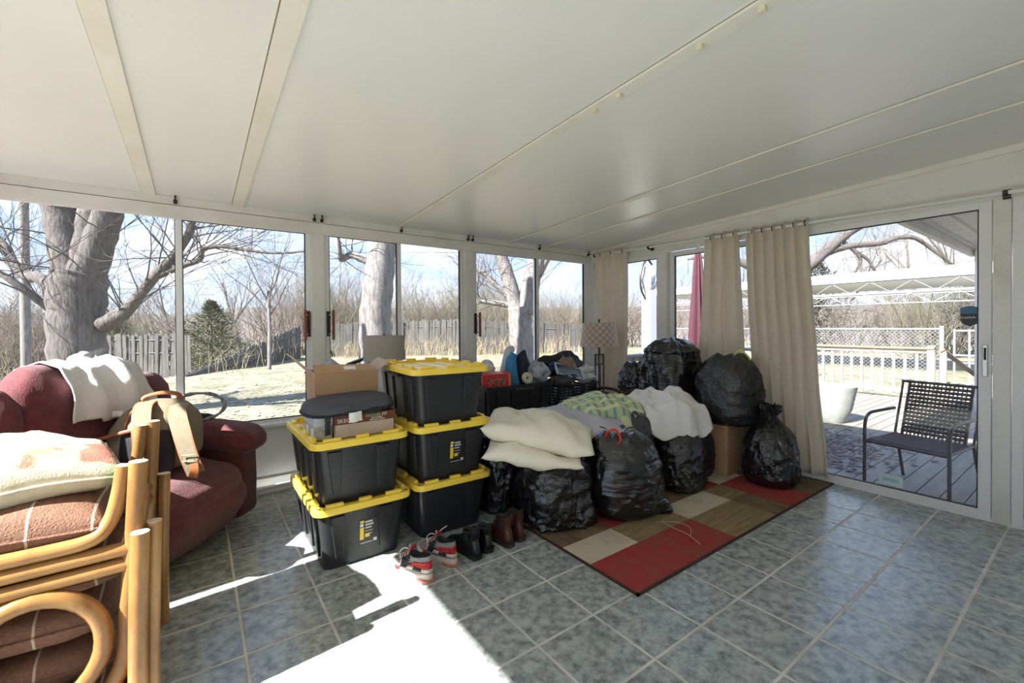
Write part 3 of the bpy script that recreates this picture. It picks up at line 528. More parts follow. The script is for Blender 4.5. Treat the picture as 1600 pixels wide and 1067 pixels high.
def cushion(label,loc,w,d,t_,rot=(0,0,0),seed=0,mt=CUSH,pip=True,name='striped_cushion',cat='cushion',group=None,e=4.0,wr=.006,bev=None):
    T=thing(name,label,cat,loc,rot=rot,group=group); m=MB(); n=30
    def th(u,v):
        a=(1-abs(u)**e); b=(1-abs(v)**e); return (max(a,0)*max(b,0))**.45
    def pos(u,v,s):
        k=1-.035*(1-abs(u)**2)*abs(v)**6; k2=1-.035*(1-abs(v)**2)*abs(u)**6
        p=Vector((u*w/2*k2,v*d/2*k,0)); h=th(u,v)*t_/2
        return Vector((p.x,p.y,s*h+s*wr*nz3((p.x,p.y,s),11,seed)*th(u,v)+wr*2*nz3((p.x,p.y,0),4,seed)+s*wr*1.6*(ridge((p.x*1.0+p.y*.6,p.y*.35-p.x*.2,seed),5.5,seed)-.5)*th(u,v)))
    m.grid(lambda u,v:pos(2*u-1,2*v-1,1),n,n); m.grid(lambda u,v:pos(1-2*u,2*v-1,-1),n,n)
    weld(m.build('cover',mt,T,smooth=True,ang=0),.0004)
    if pip:
        P=[]
        for a,b,c,dd in ((-1,-1,1,-1),(1,-1,1,1),(1,1,-1,1),(-1,1,-1,-1)):
            for k in range(12): f=k/12; P.append(pos(a+(c-a)*f,b+(dd-b)*f,0))
        MB().tube(P,.0045,6,closed=True).build('piping',mt,T,smooth=True)
    return T
G_='striped cushions stored in the rattan frame'
cushion('brown striped cushion topmost on the rattan frame under floral pillow',(XM,2.165,.664),.655,.60,.18,(R(-2),0,0),1)
for z,lb in ((.495,'brown striped cushion lying just below the topmost rattan cushion'),(.355,'brown striped cushion second below the topmost rattan cushion'),(.215,'brown striped cushion next above the lowest rattan cushion'),(.075,'brown striped cushion lowest inside the upturned rattan frame')): cushion(lb,(XM,2.165,z),.70,.49,.135,(0,0,0),int(z*100),group=G_)
FLOR=mat('floral_linen',(.68,.62,.47),.9,(.50,.40,.27),vs_=7,detail=5,lo=.45,hi=.7,bump=.4,bs=200)
def florals(m):
    t=m.node_tree; b=t.nodes['Principled BSDF']; src=b.inputs['Base Color'].links[0].from_socket; n=t.nodes.new; l=t.links.new; tcn=n('ShaderNodeTexCoord')
    for sc__,c,lo,o in ((6,(.45,.16,.11),.60,0),(5,(.36,.38,.2),.60,4)):
        mpn=n('ShaderNodeMapping'); mpn.inputs['Location'].default_value=(o,o,o); l(tcn.outputs['Object'],mpn.inputs[0]); x=n('ShaderNodeTexNoise'); x.inputs['Scale'].default_value=sc__; x.inputs['Detail'].default_value=2; l(mpn.outputs[0],x.inputs['Vector']); r=n('ShaderNodeValToRGB'); r.color_ramp.elements[0].position=lo; r.color_ramp.elements[1].position=lo+.05; l(x.outputs['Fac'],r.inputs[0])
        mi=n('ShaderNodeMix'); mi.data_type='RGBA'; l(r.outputs[0],mi.inputs[0]); l(src,mi.inputs[6]); mi.inputs[7].default_value=(*c,1); src=mi.outputs[2]
    l(src,b.inputs['Base Color'])
florals(FLOR)
cushion('cream floral throw pillow with faded red flowers on striped cushion',(-.545,2.19,.822),.60,.54,.19,(R(2),R(3),R(14)),9,FLOR,True,'throw_pillow','pillow',e=2.6,wr=.012)
# ---------------------------------------------------------------- shoes
def outline(heel,toe,wh,wt,z,n=28):
    """closed foot outline: x along the foot (heel negative), superellipse-like with a waist"""
    P=[]
    for k in range(n):
        a=2*PI*k/n; c,s=math.cos(a),math.sin(a); x=(heel+toe)/2+(toe-heel)/2*math.copysign(abs(c)**.8,c); f=(x-heel)/(toe-heel+1e-9)
        wd=(wh+(wt-wh)*smooth01(.2,.75,f))*(1-.10*math.exp(-((f-.42)/.16)**2)); P.append(Vector((x,wd*math.copysign(abs(s)**.75,s),z)))
    return P
def loft(levels): return [outline(*l) for l in levels]
SNW=mat('sneaker_white_rubber',(.66,.60,.54),.6,(.55,.48,.40),vs_=20); SNG=mat('sneaker_grey_mesh',(.30,.28,.26),.85,(.22,.2,.19),vs_=120); SNR=mat('sneaker_red',(.48,.018,.02),.5); SNK=mat('sneaker_black',(.02,.02,.022),.7); SNP=mat('sneaker_pink_rubber',(.55,.17,.14),.6); LACE=mat('lace_white',(.75,.73,.7),.85)
def sneaker(loc,rz,label,mir=1):
    t=thing('sneaker',label,'sneaker',loc,rz,'red and white running shoes'); 
    m=MB(); rs=[]
    for z,g_ in ((0,.94),(.006,1),(.024,1.02),(.034,.99)):
        r=outline(-.14*g_,.15*g_,.036*g_,.049*g_,z); rs.append([Vector((p.x,p.y*mir,p.z+.02*smooth01(.06,.15,p.x)+.008*smooth01(-.05,-.14,p.x)*(z>.01))) for p in r])
    m.rings(rs); m.build('midsole',SNW,t,smooth=True,ang=50)
    m=MB(); rs=[]
    for z,g_ in ((-.0005,.95),(.008,1.03),(.014,1.04)): rs.append([Vector((p.x-.075,p.y,p.z)) for p in outline(-.072*g_,.03*g_,.037*g_,.037*g_,z)])
    m.rings(rs); m.build('heel_sole',SNP,t,smooth=True,ang=50)
    lv=[(-.137,.145,.034,.047,.03),(-.137,.142,.034,.046,.05),(-.135,.115,.033,.042,.066),(-.132,.07,.032,.038,.08),(-.13,.035,.031,.034,.092),(-.13,.012,.03,.031,.104),(-.128,.0,.029,.03,.112)]
    m=MB(); rs=[[Vector((p.x,p.y,p.z+.018*smooth01(-.05,-.13,p.x)*smooth01(.06,.11,p.z)+.014*smooth01(-.03,.01,p.x)*smooth01(.09,.11,p.z))) for p in r] for r in loft(lv)]; m.rings(rs,cap1=False); m.build('upper',[SNG],t,smooth=True,ang=0)
    top=rs[-1]; c=sum(top,Vector())/len(top)
    m=MB(); m.rings([top,[c+(p-c)*.86+Vector((0,0,.004)) for p in top],[c+(p-c)*.72-Vector((0,0,.02)) for p in top],[c+(p-c)*.7-Vector((0,0,.06)) for p in top]],cap0=False); m.build('collar_lining',SNK,t,smooth=True,ang=0)
    def patch(nm,mt,pick,off):
        m=MB(); lvz=[lv[i] for i in range(len(lv))]; rr=rs
        for i in range(len(rr)-1):
            for j in range(len(rr[0])):
                k=(j+1)%len(rr[0]); q=[rr[i][j],rr[i][k],rr[i+1][k],rr[i+1][j]]; cc=sum(q,Vector())/4
                if pick(cc):
                    qq=[]
                    for p in q: n_=Vector((p.x*.25,p.y*2.0,.012)).normalized(); qq.append(p+n_*off)
                    m.quad(*qq)
        return m.build(nm,mt,t,smooth=True,ang=0,solid=.0015) if m.f else None
    patch('heel_counter',SNR,lambda c:c.x<-.035 and c.z>.052 and c.z<.098,.0015); patch('heel_stripe',SNW,lambda c:c.x<.0 and .04<c.z<.066,.003); patch('side_overlay',SNK,lambda c:-.02<c.x<.045 and abs(c.y)>.018 and c.z>.05,.0022); patch('toe_bumper',SNW,lambda c:c.x>.10 and c.z<.055,.0015); patch('side_flash',SNR,lambda c:.03<c.x<.07 and c.z<.058,.002); patch('heel_inset',SNK,lambda c:-.10<c.x<-.045 and .045<c.z<.066,.0045)
    m=MB(); P=[(.05,0,.094),(.02,0,.118),(-.005,0,.142),(-.012,0,.155)]
    rs2=[[Vector(p)+Vector((0,y,-.004*abs(y)/.02)) for y in (-.022,-.01,.0,.01,.022)] for p in smoothpath(P,3)]; m.rings(rs2,closed=False); m.build('tongue',SNR,t,smooth=True,solid=.006)
    for k in range(4):
        x=.078-.02*k; z=.083+.011*k; m=MB(); m.tube(smoothpath([(x,-.026,z-.012),(x-.004,-.012,z+.004),(x-.012,.012,z+.008),(x-.014,.026,z-.006)]),.0026,6); m.build('lace',LACE,t,smooth=True)
    m=MB()
    for s in (-1,1): m.tube(smoothpath([(.015,0,.128),(.03,.022*s,.14),(.05,.035*s,.118),(.03,.045*s,.09),(.04,.052*s,.06)]),.0024,6)
    m.tube(smoothpath([(.015,0,.128),(.0,.03*mir,.15),(-.02,.055*mir,.168)]),.0024,6); m.build('lace_bow',LACE,t,smooth=True)
    return t
sneaker((.905,2.165,0),R(112),'red and grey running shoe nearest the sunlit tiles'); sneaker((1.085,2.225,0),R(108),'red and grey running shoe standing against the black boots',-1)
def boot(loc,rz,label,leather,sole,shaft,gr,pull=None):
    t=thing('ankle_boot',label,'boot',loc,rz,gr)
    m=MB(); rs=[]
    for z,g_ in ((0,1),(.016,1.01),(.018,.985)): rs.append([p for p in outline(-.128*g_,.16*g_,.036*g_,.046*g_,z)])
    m.rings(rs); m.build('sole',sole,t,smooth=True,ang=40)
    m=MB(); rs=[[Vector((p.x-.09,p.y,p.z)) for p in outline(-.043,.04,.038,.038,z)] for z in (-.0005,.026)]; m.rings(rs); m.build('heel',sole,t,smooth=True,ang=40)
    lv=[(-.122,.155,.034,.043,.016),(-.128,.155,.037,.044,.035),(-.126,.13,.036,.04,.055),(-.12,.07,.034,.036,.075),(-.112,.025,.031,.033,.095),(-.108,.005,.030,.031,.115),(-.112,.0,.032,.032,shaft-.02),(-.115,.002,.034,.034,shaft)]
    rs=[[Vector((p.x,p.y,p.z+(.018*smooth01(-.03,-.11,p.x)+.010*smooth01(-.04,.0,p.x))*smooth01(.11,shaft,p.z))) for p in r] for r in loft(lv)]
    m=MB(); m.rings(rs,cap1=False); m.build('upper',leather,t,smooth=True,ang=0)
    top=rs[-1]; c=sum(top,Vector())/len(top)
    m=MB(); m.rings([top,[c+(p-c)*.93+Vector((0,0,.003)) for p in top],[c+(p-c)*.88-Vector((0,0,.03)) for p in top],[c+(p-c)*.86-Vector((0,0,.09)) for p in top]],cap0=False); m.build('lining',mat('boot_lining',(.035,.03,.028),.9),t,smooth=True,ang=0)
    for s in (-1,1):
        m=MB(); m.grid(lambda u,v:(-.075+.045*u*(1-.4*v)+.012*v,s*(.0325+.004*(1-abs(2*u-1))+.0015),.085+(shaft-.09)*v),4,6); m.build('elastic_gore',BLK,t,smooth=True,solid=.0015)
    m=MB(); m.tube(smoothpath([(-.118,-.008,shaft-.02),(-.124,-.004,shaft+.035),(-.120,.0,shaft+.04),(-.11,.0,shaft-.01)]),.004,6); m.build('pull_tab',leather,t,smooth=True)
    m=MB(); m.tube([p*1.012+Vector((0,0,.0)) for p in rs[1]],.0022,5,closed=True); m.build('welt_seam',sole,t,smooth=True)
    return t
BLE=mat('black_leather',(.014,.014,.016),.28,bump=.06,bs=40); BRL=mat('oxblood_leather',(.085,.025,.014),.3,(.05,.014,.009),vs_=14,bump=.06,bs=40); RUB=mat('boot_rubber',(.01,.01,.01),.6); RUBB=mat('brown_rubber',(.035,.018,.013),.6)
boot((1.245,2.20,0),R(98),'black leather ankle boot beside the running shoes',BLE,RUB,.135,'pair of black ankle boots'); boot((1.365,2.225,0),R(84),'black leather ankle boot next to the brown boots',BLE,RUB,.118,'pair of black ankle boots')
boot((1.475,2.20,.0),R(97),'oxblood brown ankle boot next to the black boots',BRL,RUBB,.15,'pair of brown ankle boots'); boot((1.58,2.22,0),R(92),'oxblood brown ankle boot beside the slumped black bag',BRL,RUBB,.15,'pair of brown ankle boots')
# ---------------------------------------------------------------- black refuse bags
def plasticmat(name,bs,bump,rough=.22,st=(1,1,1)):
    m=mat(name,(.009,.009,.010),rough,spec=.95); t=m.node_tree; n=t.nodes.new; l=t.links.new; b=t.nodes['Principled BSDF']; tcn=n('ShaderNodeTexCoord'); mpn=n('ShaderNodeMapping'); mpn.inputs['Scale'].default_value=st; l(tcn.outputs['Object'],mpn.inputs[0])
    nn=n('ShaderNodeTexNoise'); nn.inputs['Scale'].default_value=bs; nn.inputs['Detail'].default_value=6; nn.inputs['Distortion'].default_value=1.5; l(mpn.outputs[0],nn.inputs['Vector']); v=n('ShaderNodeTexVoronoi'); v.inputs['Scale'].default_value=bs*1.4; l(mpn.outputs[0],v.inputs['Vector'])
    ad=n('ShaderNodeMath'); l(nn.outputs['Fac'],ad.inputs[0]); mu=n('ShaderNodeMath'); mu.operation='MULTIPLY'; mu.inputs[1].default_value=.6; l(v.outputs['Distance'],mu.inputs[0]); l(mu.outputs[0],ad.inputs[1])
    bn=n('ShaderNodeBump'); bn.inputs['Strength'].default_value=bump; bn.inputs['Distance'].default_value=.03; l(ad.outputs[0],bn.inputs['Height']); l(bn.outputs[0],b.inputs['Normal']); return m
PB1=plasticmat('bag_plastic_crinkled',17,.40,.2); PB2=plasticmat('bag_plastic_embossed',36,.32,.26); PB3=plasticmat('bag_plastic_stretched',10,.34,.16,(.4,.4,2.0))
TIE=[(0,0),(0,.45),(.0,.78),(.03,.90),(.12,.98),(.28,1.0),(.45,.97),(.58,.88),(.68,.72),(.76,.50),(.82,.30),(.86,.22),(.90,.27),(.95,.36),(1.0,.42),(.98,.30),(.92,.12),(.88,.02)]
FULL=[(0,0),(0,.45),(.0,.78),(.04,.92),(.15,.99),(.35,1.0),(.55,.985),(.72,.94),(.84,.84),(.92,.70),(.97,.56),(1.0,.46),(.985,.34),(.95,.2),(.93,.02)]
BOXY=[(0,0),(0,.5),(0,.85),(.03,.96),(.2,1.0),(.5,1.0),(.75,.98),(.88,.92),(.95,.78),(.985,.55),(1.0,.3),(.995,.02)]
def bag(label,loc,rx_,ry_,h,seed,prof=TIE,mt=None,rz=0,lean=(0,0),string=None,sq=2.6,wr=1.0,pleat=1.0,cat='trash bag',tail=None):
    t=thing('trash_bag',label,cat,loc,rz); nu,nv=132,88; rs=[]; rnd=random.Random(seed); kf=rnd.randint(9,13); pf=1.0 if prof is TIE else .35
    for i in range(nv+1):
        v=i/nv; z,r=lerp_prof(prof,v); hz=z; ring=[]
        for j in range(nu):
            a=2*PI*j/nu; c,s=math.cos(a),math.sin(a); q=(abs(c)**sq+abs(s)**sq)**(-1/sq) if True else 1
            q=q*(1-smooth01(.6,.85,z))+1*smooth01(.6,.85,z)
            d=Vector((c,s,z*1.6)); up=smooth01(.35,.85,v)
            dq=Vector((c+.25*nz3(d,2,seed+11),s+.25*nz3(d,2,seed+12),z*1.6+.3*nz3(d,2,seed+13))); r1=ridge(dq,2.4,seed+2); r2=ridge(dq,5.5,seed+5); r3=ridge(dq,11,seed+7)
            k=1+.09*nz3(d,1.3,seed)+.07*wr*(max(r1,0)**2-.35)+.035*wr*(max(r2,0)**2-.35)+.014*wr*(max(r3,0)**2-.3)+pleat*pf*(.02+.10*up)*math.sin(kf*a+2.5*nz3(d,1.5,seed+8))*up
            rr=r*k; zz=z+ (.03*wr*nz3((c*2,s*2,z*3),1.4,seed+4)+(.05 if prof is TIE else .035)*smooth01(.8,1,z)*nz3((c*(3 if prof is TIE else 1.3),s*(3 if prof is TIE else 1.3),seed),1.6,seed))*smooth01(.05,.3,z)
            x=rx_*rr*c*q+lean[0]*zz*h; y=ry_*rr*s*q+lean[1]*zz*h; Z=max(0,zz*h)
            if tail and z<.25:
                ta=tail[0]; w_=math.exp(-(((a-ta+PI)%(2*PI)-PI)/.16)**2)*(1-z/.25); x+=math.cos(ta)*tail[1]*w_; y+=math.sin(ta)*tail[1]*w_
            ring.append(Vector((x,y,Z)))
        rs.append(ring)
    m=MB(); m.rings(rs); m.build('plastic',mt or PB1,t,smooth=True,ang=0)
    zt=h*.9
    if string:
        c=mat('drawstring_'+string,{'lime':(.62,.70,.10),'red':(.7,.03,.01)}[string],.4); m=MB(); ox,oy=lean[0]*h*.9-(.13 if string=='red' else 0),lean[1]*h*.9
        if prof is TIE:
            m.tube(smoothpath([(ox-.05,oy-ry_*.36,zt-.035),(ox,oy-ry_*.44,zt-.01),(ox+.06,oy-ry_*.36,zt-.03),(ox+.02,oy-ry_*.46,zt-.055),(ox-.03,oy-ry_*.42,zt-.05)]),.007,6,flat=.5)
        else:
            m.tube(smoothpath([(ox-.02,oy-.05,h*.95),(ox-.01,oy-.07,h*1.03),(ox+.03,oy-.1,h*1.05),(ox+.02,oy-.16,h*.965),(ox-.03,oy-.19,h*.93)]),.008,6,flat=.5)
        m.build('drawstring',c,t,smooth=True)
    return t
bag('slumped black bag under the cream pillow, open side crumpled',(1.945,2.235,.011),.225,.255,.50,31,BOXY,PB1,R(-14),sq=4,wr=1.6)
bag('dark bag squeezed between tote stack and the slumped bag',(1.72,2.66,0),.115,.20,.55,32,BOXY,PB1,sq=3.5,wr=1.2)
bag('glossy stretched black bag with red drawstring on the rug',(2.42,2.03,.011),.275,.25,.56,33,FULL,PB3,R(-10),(-.06,.02),'red',wr=.8,tail=(-.75,.10))
bag('upright black bag below the green plaid blanket',(2.80,2.28,.011),.20,.20,.62,34,FULL,PB2,wr=.9)
bag('black bag under the hanging edge of white comforter',(3.12,2.06,.011),.20,.20,.45,35,FULL,PB1,tail=(-.6,.07))
bag('squat dark bag between the comforter and the lone tied bag',(3.465,2.16,.011),.17,.18,.46,36,FULL,PB2)
bag('tied black bag standing alone on the rug by the curtain hem',(3.84,1.665,.011),.245,.20,.62,37,TIE,PB1,R(20),(.05,.02),wr=1.2)
box1=thing('cardboard_box','plain brown carton wedged beneath the round black bag','carton',(3.845,2.115,.011)); MB().box(-.2,.2,-.185,.185,0,.43).build('body',CARD,box1,bev=.004); MB().box(-.2005,.2005,-.03,.03,.4295,.4315).build('tape',mat('packing_tape',(.45,.33,.18),.25),box1)
box2=thing('cardboard_box','brown carton hidden beneath the tallest black bag','carton',(3.76,2.565,.0)); MB().box(-.24,.24,-.225,.225,.011,.45).build('body',CARD,box2,bev=.004)
bag('round full black bag with lime drawstring resting on a carton',(3.82,2.01,.443),.265,.255,.60,38,FULL,PB2,R(5),string='lime',wr=.8)
bag('tallest black bag with creased top edge against the window',(3.75,2.545,.452),.27,.235,.70,39,[(0,0),(0,.5),(0,.82),(.05,.95),(.3,1.0),(.6,1.0),(.75,.97),(.82,.95),(.86,1.0),(.93,.86),(1.0,.55),(1.02,.2),(1.0,.02)],PB3,R(-8),(.02,0),sq=3.2,wr=1.3)
# ---------------------------------------------------------------- daybed and bedding
DAY=mat('zebra_cream_cover',(.46,.37,.25),.9,(.13,.075,.04),vs_=2.2,stretch=(1,4,1),detail=3,lo=.52,hi=.62,ramp_tex='wave')
db=thing('daybed','low daybed with cream and brown patterned cover','daybed',(2.66,3.05,0)); weld(softbox(MB(),-.76,.80,-.52,.50,.25,.45,.05,.01).build('mattress',DAY,db,smooth=True,ang=0)); MB().box(-.74,.78,-.50,.48,.16,.25).build('frame',mat('dark_wood',(.07,.03,.015),.5),db,bev=.01)
for x in (-.7,.74):
    for y in (-.46,.44): MB().box(x-.03,x+.03,y-.03,y+.03,0,.17).build('leg',MATS['dark_wood'],db,bev=.005)
CRM=mat('cream_pillowcase',(.80,.745,.60),.85,(.77,.70,.55),vs_=3,bump=.5,bs=7,bstretch=(1,3,1)); LAV=mat('lavender_grey_pillowcase',(.50,.49,.535),.85,bump=.5,bs=7,bstretch=(1,2.4,1)); COMF=mat('white_comforter_cloth',(.82,.79,.76),.9,bump=.6,bs=12)
cushion('plump cream pillow on top of another cream pillow',(1.835,2.235,.612),.72,.44,.19,(R(6),R(9),R(-44)),41,CRM,False,'bed_pillow','pillow',e=2.6,wr=.024)
cushion('cream pillow squashed beneath the plump cream pillow',(1.76,2.20,.487),.62,.42,.13,(R(4),R(5),R(-42)),42,CRM,False,'bed_pillow','pillow',e=2.6,wr=.022)
cushion('flat lavender-grey pillow beside the cream pillows',(2.30,2.36,.565),.78,.50,.13,(R(13),R(5),R(-30)),43,LAV,False,'bed_pillow','pillow',e=2.8,wr=.022)
PLAID=stripes('green_plaid_cloth',(.50,.60,.34),(.24,.36,.35),15,.36,0,(.45,.55,.3),bump=.2,bs=60,line2=(.70,.70,.42),axis2=1)
def heap(name,label,cat,loc,w,d,h,seed,mt,rz=0,tilt=(0,0),folds=5,hang=.1,p=2.2,fa=.10):
    t=thing(name,label,cat,loc,rot=(tilt[0],tilt[1],rz)); m=MB(); nr,na=40,110; rs=[]
    for i in range(nr+1):
        r=i/nr; ring=[]
        for j in range(na):
            a=2*PI*j/na; c,s=math.cos(a),math.sin(a); rad=1+.16*nz3((c*1.5,s*1.5,seed),1,seed)+.05*math.sin(a*9+seed); q=(abs(c)**3+abs(s)**3)**(-1/3)
            x,y=w/2*c*r*rad*q,d/2*s*r*rad*q
            wx,wy=x+.05*nz3((x,y,0),5,seed+1),y+.05*nz3((x,y,3),5,seed+2); z=h*(1-r**p)*(1+.35*nz3((x,y,seed),4,seed))+h*fa*2*(ridge((wx,wy*.6,seed),folds,seed)-.4)*(1-.4*r)+h*.09*(ridge((wx*.7,wy,seed),folds*2.3,seed+4)-.4)-hang*smooth01(.78,1,r)*max(0,-s*.9+.35)
            x+=.02*nz3((x,y,1),12,seed); y+=.02*nz3((x,y,5),12,seed)
            ring.append(Vector((x,y,z+.02)))
        rs.append(ring)
    rs+=[[Vector((p.x*.9,p.y*.9,min(p.z,.0)-.03)) for p in rs[-1]]]
    m.rings(rs); m.build('cloth',mt,t,smooth=True,ang=0,sub=1); return t
heap('plaid_blanket','crumpled green plaid blanket between the grey pillow and comforter','blanket',(2.66,2.45,.60),.74,.56,.13,51,PLAID,R(-22),(R(3),0),9,.09,2.2,.16)
heap('comforter','bunched white comforter draped over black bags','comforter',(3.225,2.27,.54),.78,.66,.17,52,COMF,R(-25),(R(3),R(3)),7,.10,3.0,.20)
# ---------------------------------------------------------------- open tote and basket
ot=tote((2.33,3.30,.452),R(90),'open lidless black tote heaped with household odds and ends',lid=False)
bs_=thing('laundry_basket','black slatted plastic basket stuffed with clothes','basket',(3.10,3.33,.452),R(4)); bw,bd,bh=.28,.20,.27
for k in range(9):
    z=.015+k*.029; g_=.9+.1*z/bh; m=MB(); m.rings([rrect(2*bw*g_,2*bd*g_,.03,z),rrect(2*bw*g_,2*bd*g_,.03,z+.019),rrect(2*bw*g_-.012,2*bd*g_-.012,.027,z+.019),rrect(2*bw*g_-.012,2*bd*g_-.012,.027,z)],wrap=True); m.build('slat_band',TOTE,bs_)
m=MB(); m.rings([rrect(2*bw*.9,2*bd*.9,.03,0),rrect(2*bw*.9,2*bd*.9,.03,.015)]); m.build('bottom',TOTE,bs_)
for k in range(-4,5):
    for s in (-1,1): m=MB(); x=k*.06; m.rings([[(x-.006,s*bd*.895,.01),(x+.006,s*bd*.895,.01),(x+.006,s*bd*.86,.01),(x-.006,s*bd*.86,.01)],[(x-.006,s*bd*.99,bh),(x+.006,s*bd*.99,bh),(x+.006,s*bd*.955,bh),(x-.006,s*bd*.955,bh)]]); m.build('upright',TOTE,bs_)
for k in range(-2,3):
    for s in (-1,1): m=MB(); y=k*.07; m.rings([[(s*bw*.895,y-.006,.01),(s*bw*.895,y+.006,.01),(s*bw*.87,y+.006,.01),(s*bw*.87,y-.006,.01)],[(s*bw*.99,y-.006,bh),(s*bw*.99,y+.006,bh),(s*bw*.965,y+.006,bh),(s*bw*.965,y-.006,bh)]]); m.build('upright',TOTE,bs_)
m=MB(); m.rings([rrect(2*bw*1.04,2*bd*1.05,.035,bh-.012),rrect(2*bw*1.04,2*bd*1.05,.035,bh),rrect(2*bw*.95,2*bd*.94,.03,bh),rrect(2*bw*.95,2*bd*.94,.03,bh-.012)],wrap=True); m.build('rim',TOTE,bs_)
REDB=mat('red_carton',(.52,.022,.018),.45); ORB=mat('orange_edge',(.75,.13,.02),.45); DKG=mat('dark_print',(.05,.055,.06),.4,(.2,.2,.22),vs_=30)
rb=thing('red_carton','red printed carton with orange edge in the open tote','carton',(2.16,3.205,.76),rot=(R(2),R(-3),R(-28)))
MB().box(-.14,.10,-.09,.09,-.04,.13).build('body',REDB,rb,bev=.003); MB().box(.1,.106,-.09,.09,-.04,.13).build('end_panel',DKG,rb); MB().box(.085,.107,-.0925,-.089,-.04,.132).build('edge_band',ORB,rb); MB().box(-.10,.06,-.0915,-.089,.03,.10).build('front_print',mat('carton_print',(.05,.04,.04),.5,(.5,.1,.07),vs_=40,lo=.45,hi=.5),rb); MB().box(-.12,.07,-.06,.06,.1298,.1312).build('top_print',mat('carton_print_top',(.45,.02,.02),.5,(.65,.3,.26),vs_=25,lo=.5,hi=.6),rb)
BLU=mat('blue_foam',(.035,.22,.46),.7,bump=.2,bs=60)
m=MB(); m.tube(smoothpath([(2.36,3.22,.72),(2.33,3.23,.86),(2.33,3.25,.98),(2.36,3.28,1.03)]),[.055]*12+[.04],14); tag(m.build('foam_roll',BLU,smooth=True),'bright blue rolled mat standing in the open tote','rolled mat')
m=MB(); m.tube(smoothpath([(2.27,3.30,.8),(2.29,3.28,.95),(2.33,3.28,1.07),(2.38,3.30,1.085)]),.035,10); tag(m.build('pale_towel',mat('pale_blue_towel',(.5,.56,.6),.9,bump=.5,bs=120),smooth=True),'pale grey-blue folded towel behind the blue rolled mat','towel')
tag(blob(MB(),(2.48,3.28,.89),.075,.07,.17,63,.25).build('navy_pouch',mat('navy_cloth',(.018,.022,.04),.8,bump=.3,bs=60),smooth=True),'navy cloth pouch leaning by the blue rolled mat','pouch')
tag(blob(MB(),(2.16,3.38,.90),.08,.06,.09,64,.25).build('white_sack',mat('white_cloth',(.66,.66,.68),.8),smooth=True),'white cloth sack behind the red carton','sack')
m=MB(); m.tube([(2.39+.035*math.cos(a),3.08+.012*math.sin(a),.835+.03*math.sin(a)) for a in [2*PI*k/16 for k in range(16)]],.022,10,closed=True); tag(m.build('cream_sock_roll',mat('cream_wool',(.62,.56,.44),.95,bump=.6,bs=120),smooth=True),'rolled cream cloth on the front rim of open tote','cloth roll')
tag(blob(MB(),(2.60,3.18,.86),.11,.09,.10,65,.45,8).build('crinkled_wrap',GPLAS,smooth=True),'crinkled clear plastic wrap at the open tote corner','plastic wrap')
tag(blob(MB(),(3.05,3.37,.90),.26,.14,.13,66,.35,7).build('black_coat',BLK,smooth=True),'black coat heaped on top of the slatted basket','coat')
tag(blob(MB(),(3.02,3.25,.89),.11,.07,.10,67,.35,7).build('tan_shirt',mat('tan_cloth',(.25,.18,.13),.9,bump=.3,bs=60),smooth=True),'tan shirt tucked in the black coat','shirt')
tag(blob(MB(),(2.86,3.24,.90),.065,.05,.05,68,.3,7).build('navy_sock',mat('royal_cloth',(.02,.03,.12),.9),smooth=True),'royal blue cloth poking from the black coat','cloth')
tag(blob(MB(),(3.27,3.24,.79),.13,.09,.085,69,.5,9).build('white_shirt',mat('white_teal_cloth',(.62,.60,.57),.9,(.13,.35,.36),vs_=16,lo=.60,hi=.66,bump=.4,bs=60),smooth=True),'white and teal patterned shirt hanging over basket rim','shirt')
tag(blob(MB(),(2.90,3.16,.77),.15,.07,.06,70,.5,9).build('grey_cap',mat('charcoal_cloth',(.045,.045,.045),.85),smooth=True),'charcoal cloth bundled on the front of the basket','cloth')
pf=thing('picture_frame','silver-edged dark picture frame lying across the basket','picture frame',(2.98,3.17,.845),rot=(R(50),R(14),R(-4))); MB().box(-.16,.16,-.06,.06,0,.008).build('picture',mat('dark_picture',(.04,.045,.045),.3,(.16,.18,.15),vs_=9),pf)
m=wallbox(MB(),.17,.07,-.004,.016,.012); m.build('moulding',mat('silver_frame',(.45,.45,.46),.35,metal=.7),pf,bev=.002)
# ---------------------------------------------------------------- corner: armchair, lamps, tables
WOOD=mat('brown_polished_wood',(.16,.06,.022),.38,(.11,.038,.014),vs_=6,stretch=(1,6,1))
ac=thing('wooden_armchair','curved-arm wooden chair half hidden behind the plaid blanket','armchair',(3.80,3.09,0),R(180))
for x in (-.24,.24):
    for y in (-.24,.2): MB().tube([(x,y,0),(x,y*.95,.42)],.022,10).build('leg',WOOD,ac,smooth=True)
    MB().tube(smoothpath([(x*1.1,-.24,.40),(x*1.12,-.27,.54),(x*1.12,-.18,.625),(x*1.12,.0,.635),(x*1.1,.19,.60)]),.022,10,flat=.7).build('arm',WOOD,ac,smooth=True)
weld(softbox(MB(),-.25,.25,-.22,.22,.40,.47,.03,.01).build('seat',mat('grey_seat_cloth',(.2,.2,.21),.9),ac,smooth=True,ang=0))
for x in (-.18,0,.18): MB().tube([(x,.2,.42),(x,.23,.66)],.014,8).build('back_spindle',WOOD,ac,smooth=True)
MB().box(-.26,.26,.205,.24,.60,.66).build('back_rail',WOOD,ac,bev=.01)
bag('small shiny bag sitting on the wooden chair with lime tie',(3.85,3.06,.485),.175,.15,.42,71,FULL,PB1,string='lime',wr=1.3)
st=thing('side_table','small dark wooden table under the lattice-shade lamp','side table',(3.86,3.60,0)); MB().box(-.21,.17,-.2,.2,.47,.50).build('top',WOOD,st,bev=.006)
for x in (-.18,.14):
    for y in (-.17,.17): MB().box(x-.02,x+.02,y-.02,y+.02,0,.472).build('leg',WOOD,st,bev=.004)
LATT=mat('lattice_shade',(.60,.50,.43),.85,bump=.1,bs=120)
